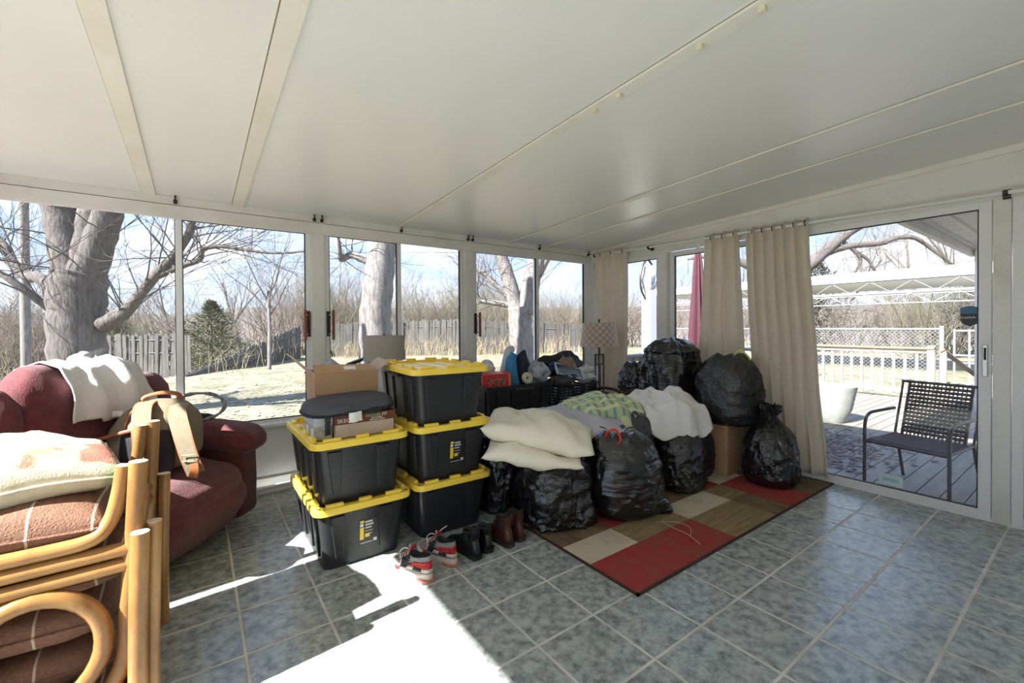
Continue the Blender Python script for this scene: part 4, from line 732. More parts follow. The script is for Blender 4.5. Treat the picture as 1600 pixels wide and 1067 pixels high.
def lattice(m):
    t=m.node_tree; n=t.nodes.new; l=t.links.new; b=t.nodes['Principled BSDF']; tcn=n('ShaderNodeTexCoord'); sp=n('ShaderNodeSeparateXYZ'); l(tcn.outputs['Object'],sp.inputs[0])
    at=n('ShaderNodeMath'); at.operation='ARCTAN2'; l(sp.outputs[1],at.inputs[0]); l(sp.outputs[0],at.inputs[1]); src=None; src=(.60,.50,.43,1); prev=None
    for s in (1,-1):
        a=n('ShaderNodeMath'); a.operation='MULTIPLY'; a.inputs[1].default_value=s*16/(2*PI); l(at.outputs[0],a.inputs[0]); z=n('ShaderNodeMath'); z.operation='MULTIPLY_ADD'; z.inputs[1].default_value=13; l(sp.outputs[2],z.inputs[0]); l(a.outputs[0],z.inputs[2])
        f=n('ShaderNodeMath'); f.operation='FRACT'; l(z.outputs[0],f.inputs[0]); g_=n('ShaderNodeMath'); g_.operation='LESS_THAN'; g_.inputs[1].default_value=.085; l(f.outputs[0],g_.inputs[0]); mi=n('ShaderNodeMix'); mi.data_type='RGBA'; l(g_.outputs[0],mi.inputs[0])
        if prev: l(prev,mi.inputs[6])
        else: mi.inputs[6].default_value=src
        mi.inputs[7].default_value=(.15,.055,.03,1); prev=mi.outputs[2]
    l(prev,b.inputs['Base Color'])
lattice(LATT)
def circ(r,z,n=40): return [(r*math.cos(2*PI*k/n),r*math.sin(2*PI*k/n),z) for k in range(n)]
lp=thing('table_lamp','lamp with brown diamond lattice shade on a metal frame base','table lamp',(3.835,3.555,.50))
MB().rings([circ(.225,.555),circ(.165+.025,.835),circ(.187,.835),circ(.222,.555)],wrap=True).build('shade',LATT,lp,smooth=True,ang=50)
BRZ=mat('bronze_metal',(.10,.08,.06),.4,metal=.5); m=MB()
for x in (-.04,.04): 
    for y in (-.028,.028): m.box(x-.007,x+.007,y-.007,y+.007,.02,.47)
for z in (.02,.34,.455): m.box(-.047,.047,-.035,.035,z,z+.014)
m.build('frame_base',BRZ,lp); MB().box(-.075,.075,-.055,.055,0,.022).build('foot',BRZ,lp,bev=.004); MB().box(-.036,.036,-.02,.02,.355,.455).build('inset_panel',mat('lamp_cream_panel',(.5,.46,.38),.6),lp,bev=.003); MB().tube([(0,0,.03),(0,0,.34)],.008,8).build('inner_rod',BRZ,lp,smooth=True); MB().tube([(0,0,.465),(0,0,.85)],.009,8).build('stem',BRZ,lp,smooth=True); MB().tube([(0,0,.85),(0,0,.862),(0,0,.88)],[.005,.013,.004],10).build('finial',BRZ,lp,smooth=True)
et=thing('end_table','small pale end table hidden behind the tote stacks','end table',(1.32,3.72,0)); PALE=mat('pale_painted_wood',(.55,.53,.48),.5); MB().box(-.19,.19,-.18,.18,.53,.56).build('top',PALE,et,bev=.005)
for x in (-.16,.16):
    for y in (-.15,.15): MB().box(x-.018,x+.018,y-.018,y+.018,0,.532).build('leg',PALE,et,bev=.003)
SH2=mat('oatmeal_shade',(.56,.52,.45),.85,(.52,.48,.41),vs_=60,stretch=(1,1,.1),bump=.1,bs=150,trans=.3)
l2=thing('table_lamp','lamp with plain oatmeal drum shade behind the tote stacks','table lamp',(1.32,3.72,.56))
MB().rings([circ(.182,.455),circ(.165,.665),circ(.162,.665),circ(.179,.455)],wrap=True).build('shade',SH2,l2,smooth=True,ang=50); m=MB(); m.tube([(0,0,0),(0,0,.01),(0,0,.02),(0,0,.10),(0,0,.24),(0,0,.36),(0,0,.40)],[.09,.09,.07,.085,.10,.06,.025],24); m.build('ceramic_base',mat('grey_white_ceramic',(.55,.55,.53),.25),l2,smooth=True); MB().tube([(0,0,.39),(0,0,.655),(0,0,.685)],[.008,.008,.006],8).build('stem',BRZ,l2,smooth=True)
m=MB()
for k in range(3): a=2*PI*k/3; m.tube([(0,0,.65),(.163*math.cos(a),.163*math.sin(a),.65)],.0025,5)
m.build('spider',BRZ,l2)

# ---------------------------------------------------------------- soft things give way where something lies on or against them
from mathutils.bvhtree import BVHTree
bpy.context.view_layer.update()
def tree_of(o):
    dg=bpy.context.evaluated_depsgraph_get(); e=o.evaluated_get(dg); me=e.to_mesh(); M=o.matrix_world; v=[M@x.co for x in me.vertices]; f=[tuple(p.vertices) for p in me.polygons]; e.to_mesh_clear()
    return BVHTree.FromPolygons(v,f),[min(p[i] for p in v) for i in range(3)],[max(p[i] for p in v) for i in range(3)]
def within(b,p):
    n=0
    for d in (Vector((.37,.21,.9)).normalized(),Vector((-.3,.8,-.52)).normalized(),Vector((.9,-.35,.1)).normalized()):
        q=p.copy(); c=0
        while c<60:
            h=b.ray_cast(q,d)
            if h[0] is None: break
            c+=1; q=h[0]+d*1e-5
        n+=c%2
    return n>=2
def meshes(name):
    o=bpy.data.objects[name]; return [o] if o.type=='MESH' else [c for c in o.children if c.type=='MESH']
def press(soft,other,mode='near',only=None,part=None,zmin=.004):
    for b in meshes(other):
        if only and not b.name.startswith(only): continue
        T,lo,hi=tree_of(b)
        for a in meshes(soft):
            if part and not a.name.startswith(part): continue
            M=a.matrix_world; I=M.inverted()
            for v in a.data.vertices:
                p=M@v.co
                if any(p[i]<lo[i] or p[i]>hi[i] for i in range(3)) or not within(T,p): continue
                q=T.find_nearest(p)[0]
                if mode=='down':
                    h=T.ray_cast(p,Vector((0,0,-1)))
                    if h[0] is not None and h[3]<.2: q=h[0]+Vector((0,0,.001))
                if mode=='up':
                    h=T.ray_cast(p,Vector((0,0,1)))
                    if h[0] is not None and h[3]<.15: q=h[0]-Vector((0,0,.001))
                q.z=max(q.z,min(zmin,p.z)); v.co=I@q
            a.data.update()
    bpy.context.view_layer.update()
press('bed_pillow.001','bed_pillow','down')
for b in ('bed_pillow','bed_pillow.001'): press('bed_pillow.002',b)
press('plaid_blanket','comforter','down'); press('bed_pillow.002','plaid_blanket','down'); press('comforter','trash_bag.008')
for lo_,ups in (('trash_bag',('bed_pillow.001','bed_pillow','bed_pillow.002')),('trash_bag.001',('bed_pillow.001',)),('trash_bag.002',('bed_pillow.002',)),('trash_bag.003',('plaid_blanket','bed_pillow.002','comforter')),('trash_bag.004',('comforter',)),('trash_bag.005',('comforter',))):
    for u_ in ups: press(lo_,u_,'down',part='plastic')
for a_,b_ in (('trash_bag.001','trash_bag'),('trash_bag','trash_bag.002'),('trash_bag.003','trash_bag.002'),('trash_bag.003','trash_bag.004'),('trash_bag.005','trash_bag.004'),('trash_bag.006','trash_bag.007')): press(a_,b_,part='plastic',only='plastic')
for a_,b_ in (('curtain.001','trash_bag.007'),('curtain.002','trash_bag.006'),('curtain.002','trash_bag.007')): press(a_,b_,part='fabric',only='plastic')
press('sofa','backpack',part='back_cushion',only='body'); press('crumpled_shirt','sofa',only='back_cushion'); press('towel','sofa',only='back_cushion'); press('towel','crumpled_shirt'); press('towel','backpack',only='body')
press('striped_cushion','throw_pillow','down',part='cover')
for a_,b_ in (('striped_cushion.001','striped_cushion'),('striped_cushion.002','striped_cushion.001'),('striped_cushion.003','striped_cushion.002'),('striped_cushion.004','striped_cushion.003')): press(a_,b_,'down')
for a_,b_ in (('pale_towel','foam_roll'),('crinkled_wrap','navy_pouch'),('black_coat','tan_shirt'),('black_coat','white_shirt'),('black_coat','navy_sock'),('navy_sock','picture_frame'),('tan_shirt','picture_frame'),('grey_cap','picture_frame'),('white_shirt','picture_frame')): press(a_,b_)
press('plaid_blanket','comforter'); press('plaid_blanket','bed_pillow.002','up')
for a_,b_ in (('bed_pillow.001','trash_bag'),('bed_pillow.002','trash_bag.002'),('plaid_blanket','trash_bag.003'),('comforter','trash_bag.003'),('comforter','trash_bag.004')): press(a_,b_,'up',only='plastic')
press('tan_shirt','black_coat'); press('white_shirt','black_coat'); press('navy_sock','black_coat'); press('pale_towel','foam_roll'); press('sofa','backpack','down',part='seat_cushion',only='body'); press('sofa','wrapped_hoop','down',part='arm_pad',only='pouch')
# ---------------------------------------------------------------- outdoors: ground
rng=random.Random(7)
def gz(x,y):
    s=(x+.3)*-.82+(y-17.5)*.57; z=-.25
    z-=1.7*smooth01(0,7,s)*smooth01(7,2,x)
    d=math.hypot(x,y); z+=6.5*smooth01(50,120,d)+.04*nz3((x,y,0),.5,1)*smooth01(6,9,max(y,x-5))
    return z
GRS=mat('lawn_with_leaf_litter',(.09,.09,.043),.95,(.20,.172,.122),vs_=2.2,detail=12,lo=.38,hi=.6,bump=1.0,bs=9)
HILL=mat('winter_woods',(.07,.06,.055),1,(.12,.10,.085),vs_=.6,detail=10,stretch=(1,1,.3),bump=.8,bs=3)
m=MB()
def coordline(a,b,n,p): return [a+(b-a)*(k/n) for k in range(n+1)]
xs=[-110,-80,-60,-45,-35]+[-28+1.0*k for k in range(0,64)]+[42,50,60,75,95,130,160]; ys=[-60,-40,-25,-15,-8]+[-4+1.0*k for k in range(0,50)]+[52,60,72,88,105,130,160]
b0=len(m.v)
for x in xs:
    for y in ys: m.v.append((x,y,gz(x,y)))
for i in range(len(xs)-1):
    for j in range(len(ys)-1):
        cx_,cy_=(xs[i]+xs[i+1])/2,(ys[j]+ys[j+1])/2; m.cm=1 if math.hypot(cx_,cy_)>46 else 0
        a=i*len(ys)+j; m.face(a,a+len(ys),a+len(ys)+1,a+1)
struct(m.build('ground',[GRS,HILL],smooth=True,ang=0),'winter lawn running up to wooded hills','ground')
LEAF=mat('fallen_leaf',(.20,.11,.05),.9,(.42,.32,.2),vs_=900,rnd=0)
def leaves(name,label,cnt,fn,size,mt,zoff):
    m=MB()
    for k in range(cnt):
        x,y,z=fn(); a=rng.random()*6.3; s=size*(.6+.8*rng.random()); c,s_=math.cos(a)*s,math.sin(a)*s; t=s*.5*(rng.random()-.3)
        m.quad((x-c,y-s_,z+zoff),(x+s_*.6,y-c*.6,z+zoff+t),(x+c,y+s_,z+zoff+.2*t),(x-s_*.6,y+c*.6,z+zoff+t*.6))
    return tag(m.build(name,mt),label,'leaves',kind='stuff')
def lf():
    y=4.8+rng.random()**1.5*19; x=-4+rng.random()*24*min(1,(y+4)/16); return x,y,gz(x,y)
leaves('leaf_litter','scattered brown leaves over the sunny back lawn',16000,lf,.04,LEAF,.02)
# ---------------------------------------------------------------- trees
BARK=mat('grey_bark',(.105,.09,.083),.95,(.045,.037,.033),vs_=9,stretch=(3,3,.5),detail=8,lo=.38,hi=.62,bump=1.0,bs=18,bstretch=(2,2,.5)); TWIG=mat('twig_grey',(.075,.06,.055),.9); TWIG2=mat('twig_tan',(.15,.115,.09),.9,(.095,.075,.06),vs_=1.5); TWIG3=mat('twig_olive',(.13,.12,.065),.9,(.09,.08,.05),vs_=1.5); PALEB=mat('pale_bark',(.20,.18,.17),.9,(.10,.088,.082),vs_=6,stretch=(3,3,.5),bump=.7,bs=20)
def grow(m,p,d,L_,r,dep,rd,n=4,up=.15,kids=4,spread=.75):
    P=[Vector(p)]; dd=Vector(d).normalized(); seg=4
    for k in range(seg):
        dd=(dd+Vector((rd.uniform(-1,1),rd.uniform(-1,1),rd.uniform(-.8,1)+up))*.22).normalized(); P.append(P[-1]+dd*L_/seg)
    m.tube(P,[r*(1-.75*k/seg) for k in range(seg+1)],n)
    if dep>0:
        for k in range(kids):
            f=.25+.75*(k+rd.random())/kids; i=min(int(f*seg),seg-1); q=P[i].lerp(P[i+1],f*seg-i); t=(P[i+1]-P[i]).normalized(); o=Vector((rd.uniform(-1,1),rd.uniform(-1,1),rd.uniform(-.6,1))); o=(t+o.normalized()*spread).normalized()
            grow(m,q,o,L_*rd.uniform(.4,.65),max(r*(1-.7*f)*.55,.0028),dep-1,rd,3,up,kids,spread)
TR={
't1':{
  'trunk':[(-1.7, 10.46, -0.4), (-1.67, 10.45, 0.24), (-1.65, 10.44, 0.79), (-1.66, 10.45, 1.45), (-1.64, 10.45, 2.0), (-1.62, 10.44, 2.27)],
  'l':[(-1.68, 10.47, 2.0), (-1.78, 10.55, 2.71), (-1.88, 10.63, 3.32), (-1.94, 10.69, 3.76), (-2.16, 11.23, 4.66), (-2.3, 11.59, 6.15)],
  'm':[(-1.59, 10.41, 2.11), (-1.47, 10.34, 2.82), (-1.44, 10.32, 3.32), (-1.46, 10.96, 4.15), (-1.4, 11.31, 5.72)],
  'r':[(-1.59, 10.41, 1.94), (-1.38, 10.27, 2.66), (-1.24, 10.17, 3.15), (-1.11, 10.08, 3.64), (-0.87, 9.43, 4.14), (-0.59, 8.99, 5.17)],
  'bl':[(-1.78, 10.54, 1.74), (-2.2, 11.1, 2.17), (-2.47, 11.42, 2.26), (-2.72, 11.73, 2.55), (-2.87, 11.97, 2.87), (-3.22, 12.35, 3.25)],
  'bll':[(-1.93, 10.65, 1.54), (-2.33, 10.57, 1.98), (-2.58, 10.64, 2.21), (-2.87, 10.73, 2.37)],
  'br':[(-1.31, 10.2, 1.36), (-1.08, 10.04, 1.51), (-0.96, 9.95, 1.61), (-0.62, 9.71, 2.13), (-0.32, 9.5, 2.51), (-0.09, 9.34, 2.92), (-0.04, 9.31, 3.14), (0.05, 9.24, 3.64)],
  'br2':[(-0.54, 9.66, 2.19), (-0.18, 9.4, 2.37), (0.06, 9.23, 2.48), (0.11, 9.19, 2.65), (0.35, 9.02, 2.7), (0.68, 8.78, 2.64), (1.11, 8.47, 2.58), (1.56, 8.15, 2.61)],
},
't2':{
  'trunk':[(4.0, 11.89, -0.62), (4.0, 11.91, 0.43), (3.98, 11.93, 1.49), (4.06, 11.88, 2.37), (4.14, 11.84, 3.25), (4.22, 11.79, 4.13), (4.28, 11.76, 5.36), (4.33, 11.75, 7.65)],
  'b':[(3.86, 12.04, 3.11), (3.63, 12.21, 3.22), (3.46, 12.33, 3.29), (3.24, 12.49, 3.17), (3.15, 12.31, 3.48), (3.03, 12.15, 4.04)],
},
't3':{
  'trunk':[(9.68, 12.73, -0.59), (9.67, 12.74, 0.35), (9.62, 12.79, 1.29), (9.61, 12.81, 1.99)],
  'l':[(9.53, 12.86, 1.76), (9.31, 13.03, 2.93), (9.1, 13.2, 3.76), (8.88, 13.37, 4.58), (8.56, 13.6, 5.52), (8.3, 13.82, 7.4)],
  'r':[(9.76, 12.69, 1.76), (9.96, 12.56, 2.93), (10.2, 12.4, 3.98), (10.46, 12.23, 4.8), (10.75, 12.03, 5.97), (10.96, 11.9, 8.08)],
  'rr':[(10.15, 12.43, 3.16), (10.54, 12.15, 3.98), (11.02, 11.81, 4.68), (11.88, 11.2, 5.03)],
  'b':[(9.5, 12.89, 2.04), (9.1, 13.18, 2.11), (8.72, 13.45, 2.19), (8.4, 13.69, 2.28), (8.32, 13.74, 2.7), (8.4, 13.69, 3.17)],
  'b2':[(9.38, 12.97, 2.23), (9.01, 13.25, 2.7), (8.63, 13.53, 3.17), (8.31, 13.76, 3.41), (7.88, 14.08, 4.0)],
},
't4':{
  'trunk':[(24.25, 10.21, -1.1), (24.41, 10.12, 0.88), (24.56, 10.03, 2.52), (24.7, 9.94, 3.51)],
  'a':[(24.7, 9.94, 3.51), (25.92, 9.07, 4.66), (26.86, 8.4, 5.64), (27.8, 7.73, 6.39), (29.28, 6.67, 7.11)],
  'b':[(26.32, 8.78, 4.99), (27.39, 8.01, 5.34), (28.6, 7.14, 5.46), (29.27, 6.66, 5.72), (30.07, 6.08, 5.72), (30.87, 5.5, 5.05), (31.66, 4.91, 4.29)],
  'c':[(26.86, 8.4, 5.74), (27.52, 7.91, 5.08), (27.79, 7.72, 4.48), (27.38, 8.0, 3.82)],
  'd':[(27.52, 7.91, 5.08), (28.05, 7.52, 4.64), (28.32, 7.33, 4.15), (28.5, 7.19, 3.82)],
  'e':[(24.56, 10.03, 3.18), (23.11, 11.1, 4.35), (21.77, 12.07, 4.85), (20.57, 12.94, 4.7)],
  'f':[(24.56, 10.03, 3.18), (23.92, 10.52, 5.5), (22.87, 11.3, 7.15)],
},
}
RAD={'t1':{'trunk':(.50,.40,.385,.385,.39,.37),'l':(.30,.26,.24,.22,.18,.1),'m':(.26,.22,.19,.14,.08),'r':(.28,.24,.22,.19,.14,.09),'bl':(.12,.10,.09,.08,.07,.04),'bll':(.07,.06,.05,.03),'br':(.15,.12,.10,.085,.075,.07,.06,.04),'br2':(.055,.05,.045,.04,.035,.03,.022,.012)},
 't2':{'trunk':(.55,.46,.42,.40,.38,.36,.32,.2),'b':(.13,.11,.09,.08,.06,.03)},
 't3':{'trunk':(.55,.45,.42,.44),'l':(.30,.26,.24,.22,.18,.1),'r':(.36,.33,.28,.25,.2,.1),'rr':(.18,.14,.1,.05),'b':(.13,.11,.1,.09,.08,.05),'b2':(.13,.11,.09,.07,.04)},
 't4':{'trunk':(.85,.68,.62,.56),'a':(.35,.3,.25,.2,.1),'b':(.19,.16,.14,.125,.11,.09,.05),'c':(.125,.1,.075,.035),'d':(.1,.075,.06,.025),'e':(.31,.22,.15,.06),'f':(.35,.25,.12)}}
TL={'t1':'massive forked grey tree with low spreading limbs near the sofa window','t2':'straight thick tree trunk standing alone before the fence','t3':'pale tree forking low in front of the old fence','t4':'spreading bare tree rising behind the white carport roof'}
for k,D in TR.items():
    t=thing('bare_tree',TL[k],'tree',(0,0,0)); rd=random.Random(ord(k[1])); tw=MB(); sc__={'t1':1,'t2':1.1,'t3':1.2,'t4':1.5}[k]
    for nm,P in D.items():
        rr=RAD[k][nm]; Q=smoothpath(P,4); n_=len(P)-1; RR=[]
        for i in range(len(Q)):
            f=i/4; a=min(int(f),n_-1); RR.append((rr[a]+(rr[a+1]-rr[a])*(f-a))*(1+.05*math.sin(i*2.3)))
        m=MB(); m.tube(Q,RR,18 if nm=='trunk' else 10); m.build('trunk' if nm=='trunk' else 'limb',PALEB if k in('t3','t2') else BARK,t,smooth=True,ang=0)
        if nm!='trunk' or k=='t2':
            for i in range(2,len(Q),1):
                if k=='t2' and nm=='trunk' and Q[i].z<3.5: continue
                for _ in range(1):
                    tdir=(Q[i]-Q[i-1]).normalized(); o=(tdir*.5+Vector((rd.uniform(-1,1),rd.uniform(-1,1),rd.uniform(-.5,1)))).normalized(); grow(tw,Q[i],o,rd.uniform(.9,2.0)*sc__,min(RR[i]*.3,.015),2,rd,3,.05,4,.8)
    tw.build('twigs',TWIG,t)
sp=thing('sapling','thin pale young tree standing in front of the sagging fence','tree',(2.15,18.2,gz(2.15,18.2)-.1)); m=MB(); m.tube([(0,0,0),(.03,0,1.6),(0,.05,3.0)],[.07,.06,.05],8); m.build('trunk',PALEB,sp,smooth=True); m=MB(); rd=random.Random(4)
for k in range(7): grow(m,(0,.04,2.0+.15*k),(math.cos(k*2.4)*.7,math.sin(k*2.4)*.7,1),2.6,.03,2,rd,4,.2,4,.6)
m.build('twigs',TWIG,sp)
up=tag(MB().tube([(-5.07,23.4,-3),(-5.07,23.4,9)],[.15,.13],14).build('utility_pole',PALEB,smooth=True),'tall pale wooden pole left of the forked tree','pole')
def shrub(seed,h,stems=9,dep=2):
    rd=random.Random(seed); m=MB()
    for k in range(stems):
        a=rd.random()*6.28; o=Vector((math.cos(a)*rd.uniform(.1,.55),math.sin(a)*rd.uniform(.1,.55),1)); grow(m,(math.cos(a)*.3,math.sin(a)*.3,-.2),o,h*rd.uniform(.7,1.05),.028,dep,rd,3,.12,5,.75)
    return m
import numpy as np
SV=[]
for k in range(6):
    m=shrub(100+k,3.2,12); F=[f for f in m.f if len(f)==4]; SV.append((np.array([tuple(v) for v in m.v],dtype=np.float32),np.array(F,dtype=np.int32)))
pos=[]
for k in range(130):
    x=-16+46*rng.random(); y0=26.8-.32*max(0,x-4); pos.append((x,y0+rng.random()**1.4*14+(4.5 if x<4 else 0)))
for k in range(45): pos.append((26+13*rng.random(),-6+26*rng.random()))
V=[];Fc=[];MI=[];off=0
for k,(x,y) in enumerate(pos):
    v,f=SV[k%6]; s=rng.uniform(.8,1.35)*(1.25 if y>30 else 1.0); a=rng.random()*6.28; c,sn=math.cos(a)*s*1.2,math.sin(a)*s*1.2
    V.append(np.stack([x+v[:,0]*c-v[:,1]*sn,y+v[:,0]*sn+v[:,1]*c,gz(x,y)+v[:,2]*s],1)); Fc.append(f+off); MI.append(np.full(len(f),[0,1,0,2,0,1][k%6],np.int32)); off+=len(v)
V=np.concatenate(V);Fc=np.concatenate(Fc);MI=np.concatenate(MI)
me=bpy.data.meshes.new('brush_thicket'); me.vertices.add(len(V)); me.vertices.foreach_set('co',V.ravel()); me.loops.add(Fc.size); me.loops.foreach_set('vertex_index',Fc.ravel()); me.polygons.add(len(Fc)); me.polygons.foreach_set('loop_start',np.arange(0,Fc.size,4,dtype=np.int32))
for mt in (TWIG2,TWIG3,TWIG): me.materials.append(mt)
me.polygons.foreach_set('material_index',MI); me.update(calc_edges=True)
tag(obj('brush_thicket',me),'tangled leafless brush thicket growing beyond the fences','brush',kind='stuff')
TALL=[]
for k in range(3):
    rd=random.Random(200+k); m=MB(); grow(m,(0,0,-.5),(0,0,1),7.5,.16,4,rd,6,.35,6,.7); TALL.append(m.mesh('bare_woodland_tree',[TWIG,TWIG2,TWIG][k]))
for k in range(34):
    if k<22: x=-26+62*(k+rng.random())/22; y=44+rng.random()*12
    else: x=32+rng.random()*16; y=-10+34*(k-22)/12
    o=obj('woodland_tree',TALL[k%3],None,(x,y,gz(x,y))); s=rng.uniform(.75,1.1); o.scale=(s,s,s); o.rotation_euler=(0,0,rng.random()*6.28); tag(o,'slender bare woodland tree far behind the thicket','tree','far woodland trees')
GREEN=mat('cedar_green',(.06,.07,.03),.95,(.12,.12,.06),vs_=4)
for k,(x,y,h,r,lb) in enumerate(((.66,29,4.6,2.1,'dark green cedar above the sagging board fence'),(-3.4,31.5,3.8,1.7,'dark green cedar left of the sagging fence'),(30.5,10.7,5.7,2.4,'olive green evergreen behind the chain-link fence'),(30.5,3.6,4.5,2.2,'broad evergreen seen beyond the patio railing'))):
    t=thing('evergreen_tree',lb,'evergreen',(x,y,gz(x,y))); MB().tube([(0,0,-.3),(0,0,h*.8)],[.14,.03],8).build('trunk',BARK,t,smooth=True); m=MB()
    for i in range(4200):
        f=rng.random(); z=.4+f*(h-.4); a=rng.random()*6.28; R_=r*(1-f**2.2)**.8*(.25+.75*rng.random()**.6)*(.75+.5*nz3((math.cos(a)*1.5,math.sin(a)*1.5,z*.8),1,k)+.25*math.sin(z*4+a*2)); p=Vector((R_*math.cos(a),R_*math.sin(a),z)); q=p+Vector((math.cos(a)*.16+rng.uniform(-.1,.1),math.sin(a)*.16+rng.uniform(-.1,.1),rng.uniform(-.02,.16))); s=Vector((-math.sin(a),math.cos(a),rng.uniform(-.6,.6)))*.04
        m.quad(p-s,p+s,q+s*.3,q-s*.3)
    m.build('foliage',GREEN,t)
# ---------------------------------------------------------------- board fences
FEN=mat('weathered_board',(.105,.098,.09),.9,(.055,.048,.043),vs_=5,stretch=(2,2,.3),detail=7,rnd=1,bump=.4,bs=20,bstretch=(2,2,.2))
def fence(label,pts,tops,wd=.155,base=None):
    t=thing('board_fence',label,'fence',(0,0,0)); k0=0
    for (a,b),(ta,tb) in zip(zip(pts,pts[1:]),zip(tops,tops[1:])):
        a,b=Vector((*a,0)),Vector((*b,0)); d=(b-a); n=int(d.length/wd); d.normalize(); ang=math.atan2(d.y,d.x)
        for k in range(n):
            f=(k+.5)/n; p=a+(b-a)*f; z1=ta+(tb-ta)*f+rng.uniform(-.05,.05); z0=min(gz(p.x,p.y)-.1,z1-.25)
            o=MB(); hw=wd/2*.93; o.rings([[(-hw,-.01,0),(hw,-.01,0),(hw,.01,0),(-hw,.01,0)],[(-hw,-.01,z1-z0-.05),(hw,-.01,z1-z0-.05),(hw,.01,z1-z0-.05),(-hw,.01,z1-z0-.05)],[(-hw*.5,-.01,z1-z0),(hw*.5,-.01,z1-z0),(hw*.5,.01,z1-z0),(-hw*.5,.01,z1-z0)]]); o=o.build('picket',FEN,t,loc=(p.x,p.y,z0)); o.rotation_euler=(rng.uniform(-.02,.02),rng.uniform(-.02,.02),ang)
        for zr in (.35,.8):
            nrm=Vector((-d.y,d.x,0))*.035; za,zb=ta-(ta+.3)*(1-zr),tb-(tb+.3)*(1-zr); MB().tube([a+nrm+Vector((0,0,za)),b+nrm+Vector((0,0,zb))],.045,4).build('stringer',FEN,t)
fence('dark board fence sagging downhill below the cedar',[(4.25,24.1),(-.35,17.4)],[1.42,-.22])
fence('long weathered board fence behind straight and forked trees',[(4.7,24.6),(9.5,22.8),(12.0,21.2),(19.5,18.2)],[1.45,1.65,1.7,1.35])
fence('pale sunlit board fence behind the massive forked tree',[(-5.0,27.5),(-.2,24.8)],[1.05,1.0])
m=MB(); rd=random.Random(12)
for (a,b,n_) in (((4.4,23.6),(9.4,22.2),120),((9.4,22.2),(12,20.6),90),((12,20.6),(19.3,17.7),190),((-5,26.8),(-.4,24.4),90),((.0,17.2),(4.0,23.3),40)):
    for k in range(n_):
        f=rd.random(); x=a[0]+(b[0]-a[0])*f+rd.gauss(0,.25); y=a[1]+(b[1]-a[1])*f-abs(rd.gauss(.1,.35)); z=gz(x,y); h=rd.uniform(.3,1.3)*(1.3 if rd.random()<.15 else .8); q=Vector((x+rd.uniform(-.2,.2)*h,y+rd.uniform(-.2,.2)*h,z+h*.6)); e_=q+Vector((rd.uniform(-.35,.35)*h,rd.uniform(-.3,.3)*h,h*.4)); m.tube([(x,y,z-.05),q,e_],[.012,.009,.003],3)
        for _ in range(2): m.tube([q,q+Vector((rd.uniform(-.3,.3),rd.uniform(-.3,.3),rd.uniform(.05,.35)))*h],[.006,.002],3)
tag(m.build('dry_weeds',mat('dry_straw',(.30,.23,.13),.9,(.17,.14,.07),vs_=2)),'dry straw weeds along the foot of the board fences','weeds',kind='stuff')
# ---------------------------------------------------------------- deck
DZ=-.10; DECK=mat('weathered_deck_board',(.20,.178,.15),.6,(.115,.10,.085),vs_=3,stretch=(.5,5,1),detail=7,rnd=1,bump=.35,bs=30,bstretch=(.2,3,1))
MB_=MB().box(4.31,10.95,-4,4.28,DZ-.13,DZ-.03); deck=struct(MB_.build('deck',mat('deck_joist',(.17,.15,.125),.9)),'weathered plank deck outside the patio doors','deck'); bw=.142; n=int((4.28+4)/bw); bm_=MB().box(-3.32,3.32,-bw/2+.004,bw/2-.004,-.028,0).mesh('deck_board',DECK)
for k in range(n): obj('deck_board',bm_,deck,(7.63,-4+bw*(k+.5),DZ))
leaves('deck_leaf_litter','drift of brown leaves on the deck beside the planter',2200,lambda:(lambda x,y:(x,y,DZ))(5.0+abs(rng.gauss(.7,.5)),1.85+rng.gauss(.35,.38)),.03,mat('dark_leaf',(.10,.06,.055),.8,(.25,.17,.14),vs_=700),.006)
PAINT=mat('cream_painted_rail',(.45,.41,.33),.6,(.36,.32,.25),vs_=6,stretch=(2,2,.3)); RAILT=mat('brown_handrail',(.16,.10,.07),.6)
def railing(label,a,b,posts,mt=PAINT,top=RAILT):
    a,b=Vector(a),Vector(b); d=b-a; ang=math.atan2(d.y,d.x); ln=d.length; t=thing('deck_railing',label,'railing',(a.x,a.y,DZ),ang)
    MB().box(0,ln,-.07,.07,.93,.965).build('handrail',top,t,bev=.005)
    for z in (.86,.10): MB().box(0,ln,-.02,.02,z,z+.07).build('rail',mt,t,bev=.004)
    n=int(ln/.16); me=MB().box(-.02,.02,-.025,.015,.05,.93).mesh('baluster',mt)
    for k in range(n): obj('baluster',me,t,((k+.5)*ln/n,-.02,0))
    for p in posts: MB().box(p-.05,p+.05,-.05,.05,0,1.0).build('post',mt,t,bev=.006)
railing('cream baluster railing along the far edge of the deck',(10.85,1.92),(10.85,4.25),(.05,2.28))
railing('grey baluster railing along the lawn side of the deck',(4.9,4.25),(10.8,4.25),(.1,3.0,5.85),mat('grey_rail',(.22,.21,.2),.7),mat('grey_rail_top',(.19,.18,.17),.7))
t=thing('stair_rail','sloping brown stair rail beyond the deck edge','railing',(10.95,1.85,DZ)); m=MB(); m.tube([(0,0,.93),(1.1,-.35,.35)],.05,4); m.build('handrail',RAILT,t)
for f in (.05,.95): MB().box(1.1*f-.04,1.1*f+.04,-.35*f-.04,-.35*f+.04,-.2,.93-.58*f).build('post',PAINT,t)
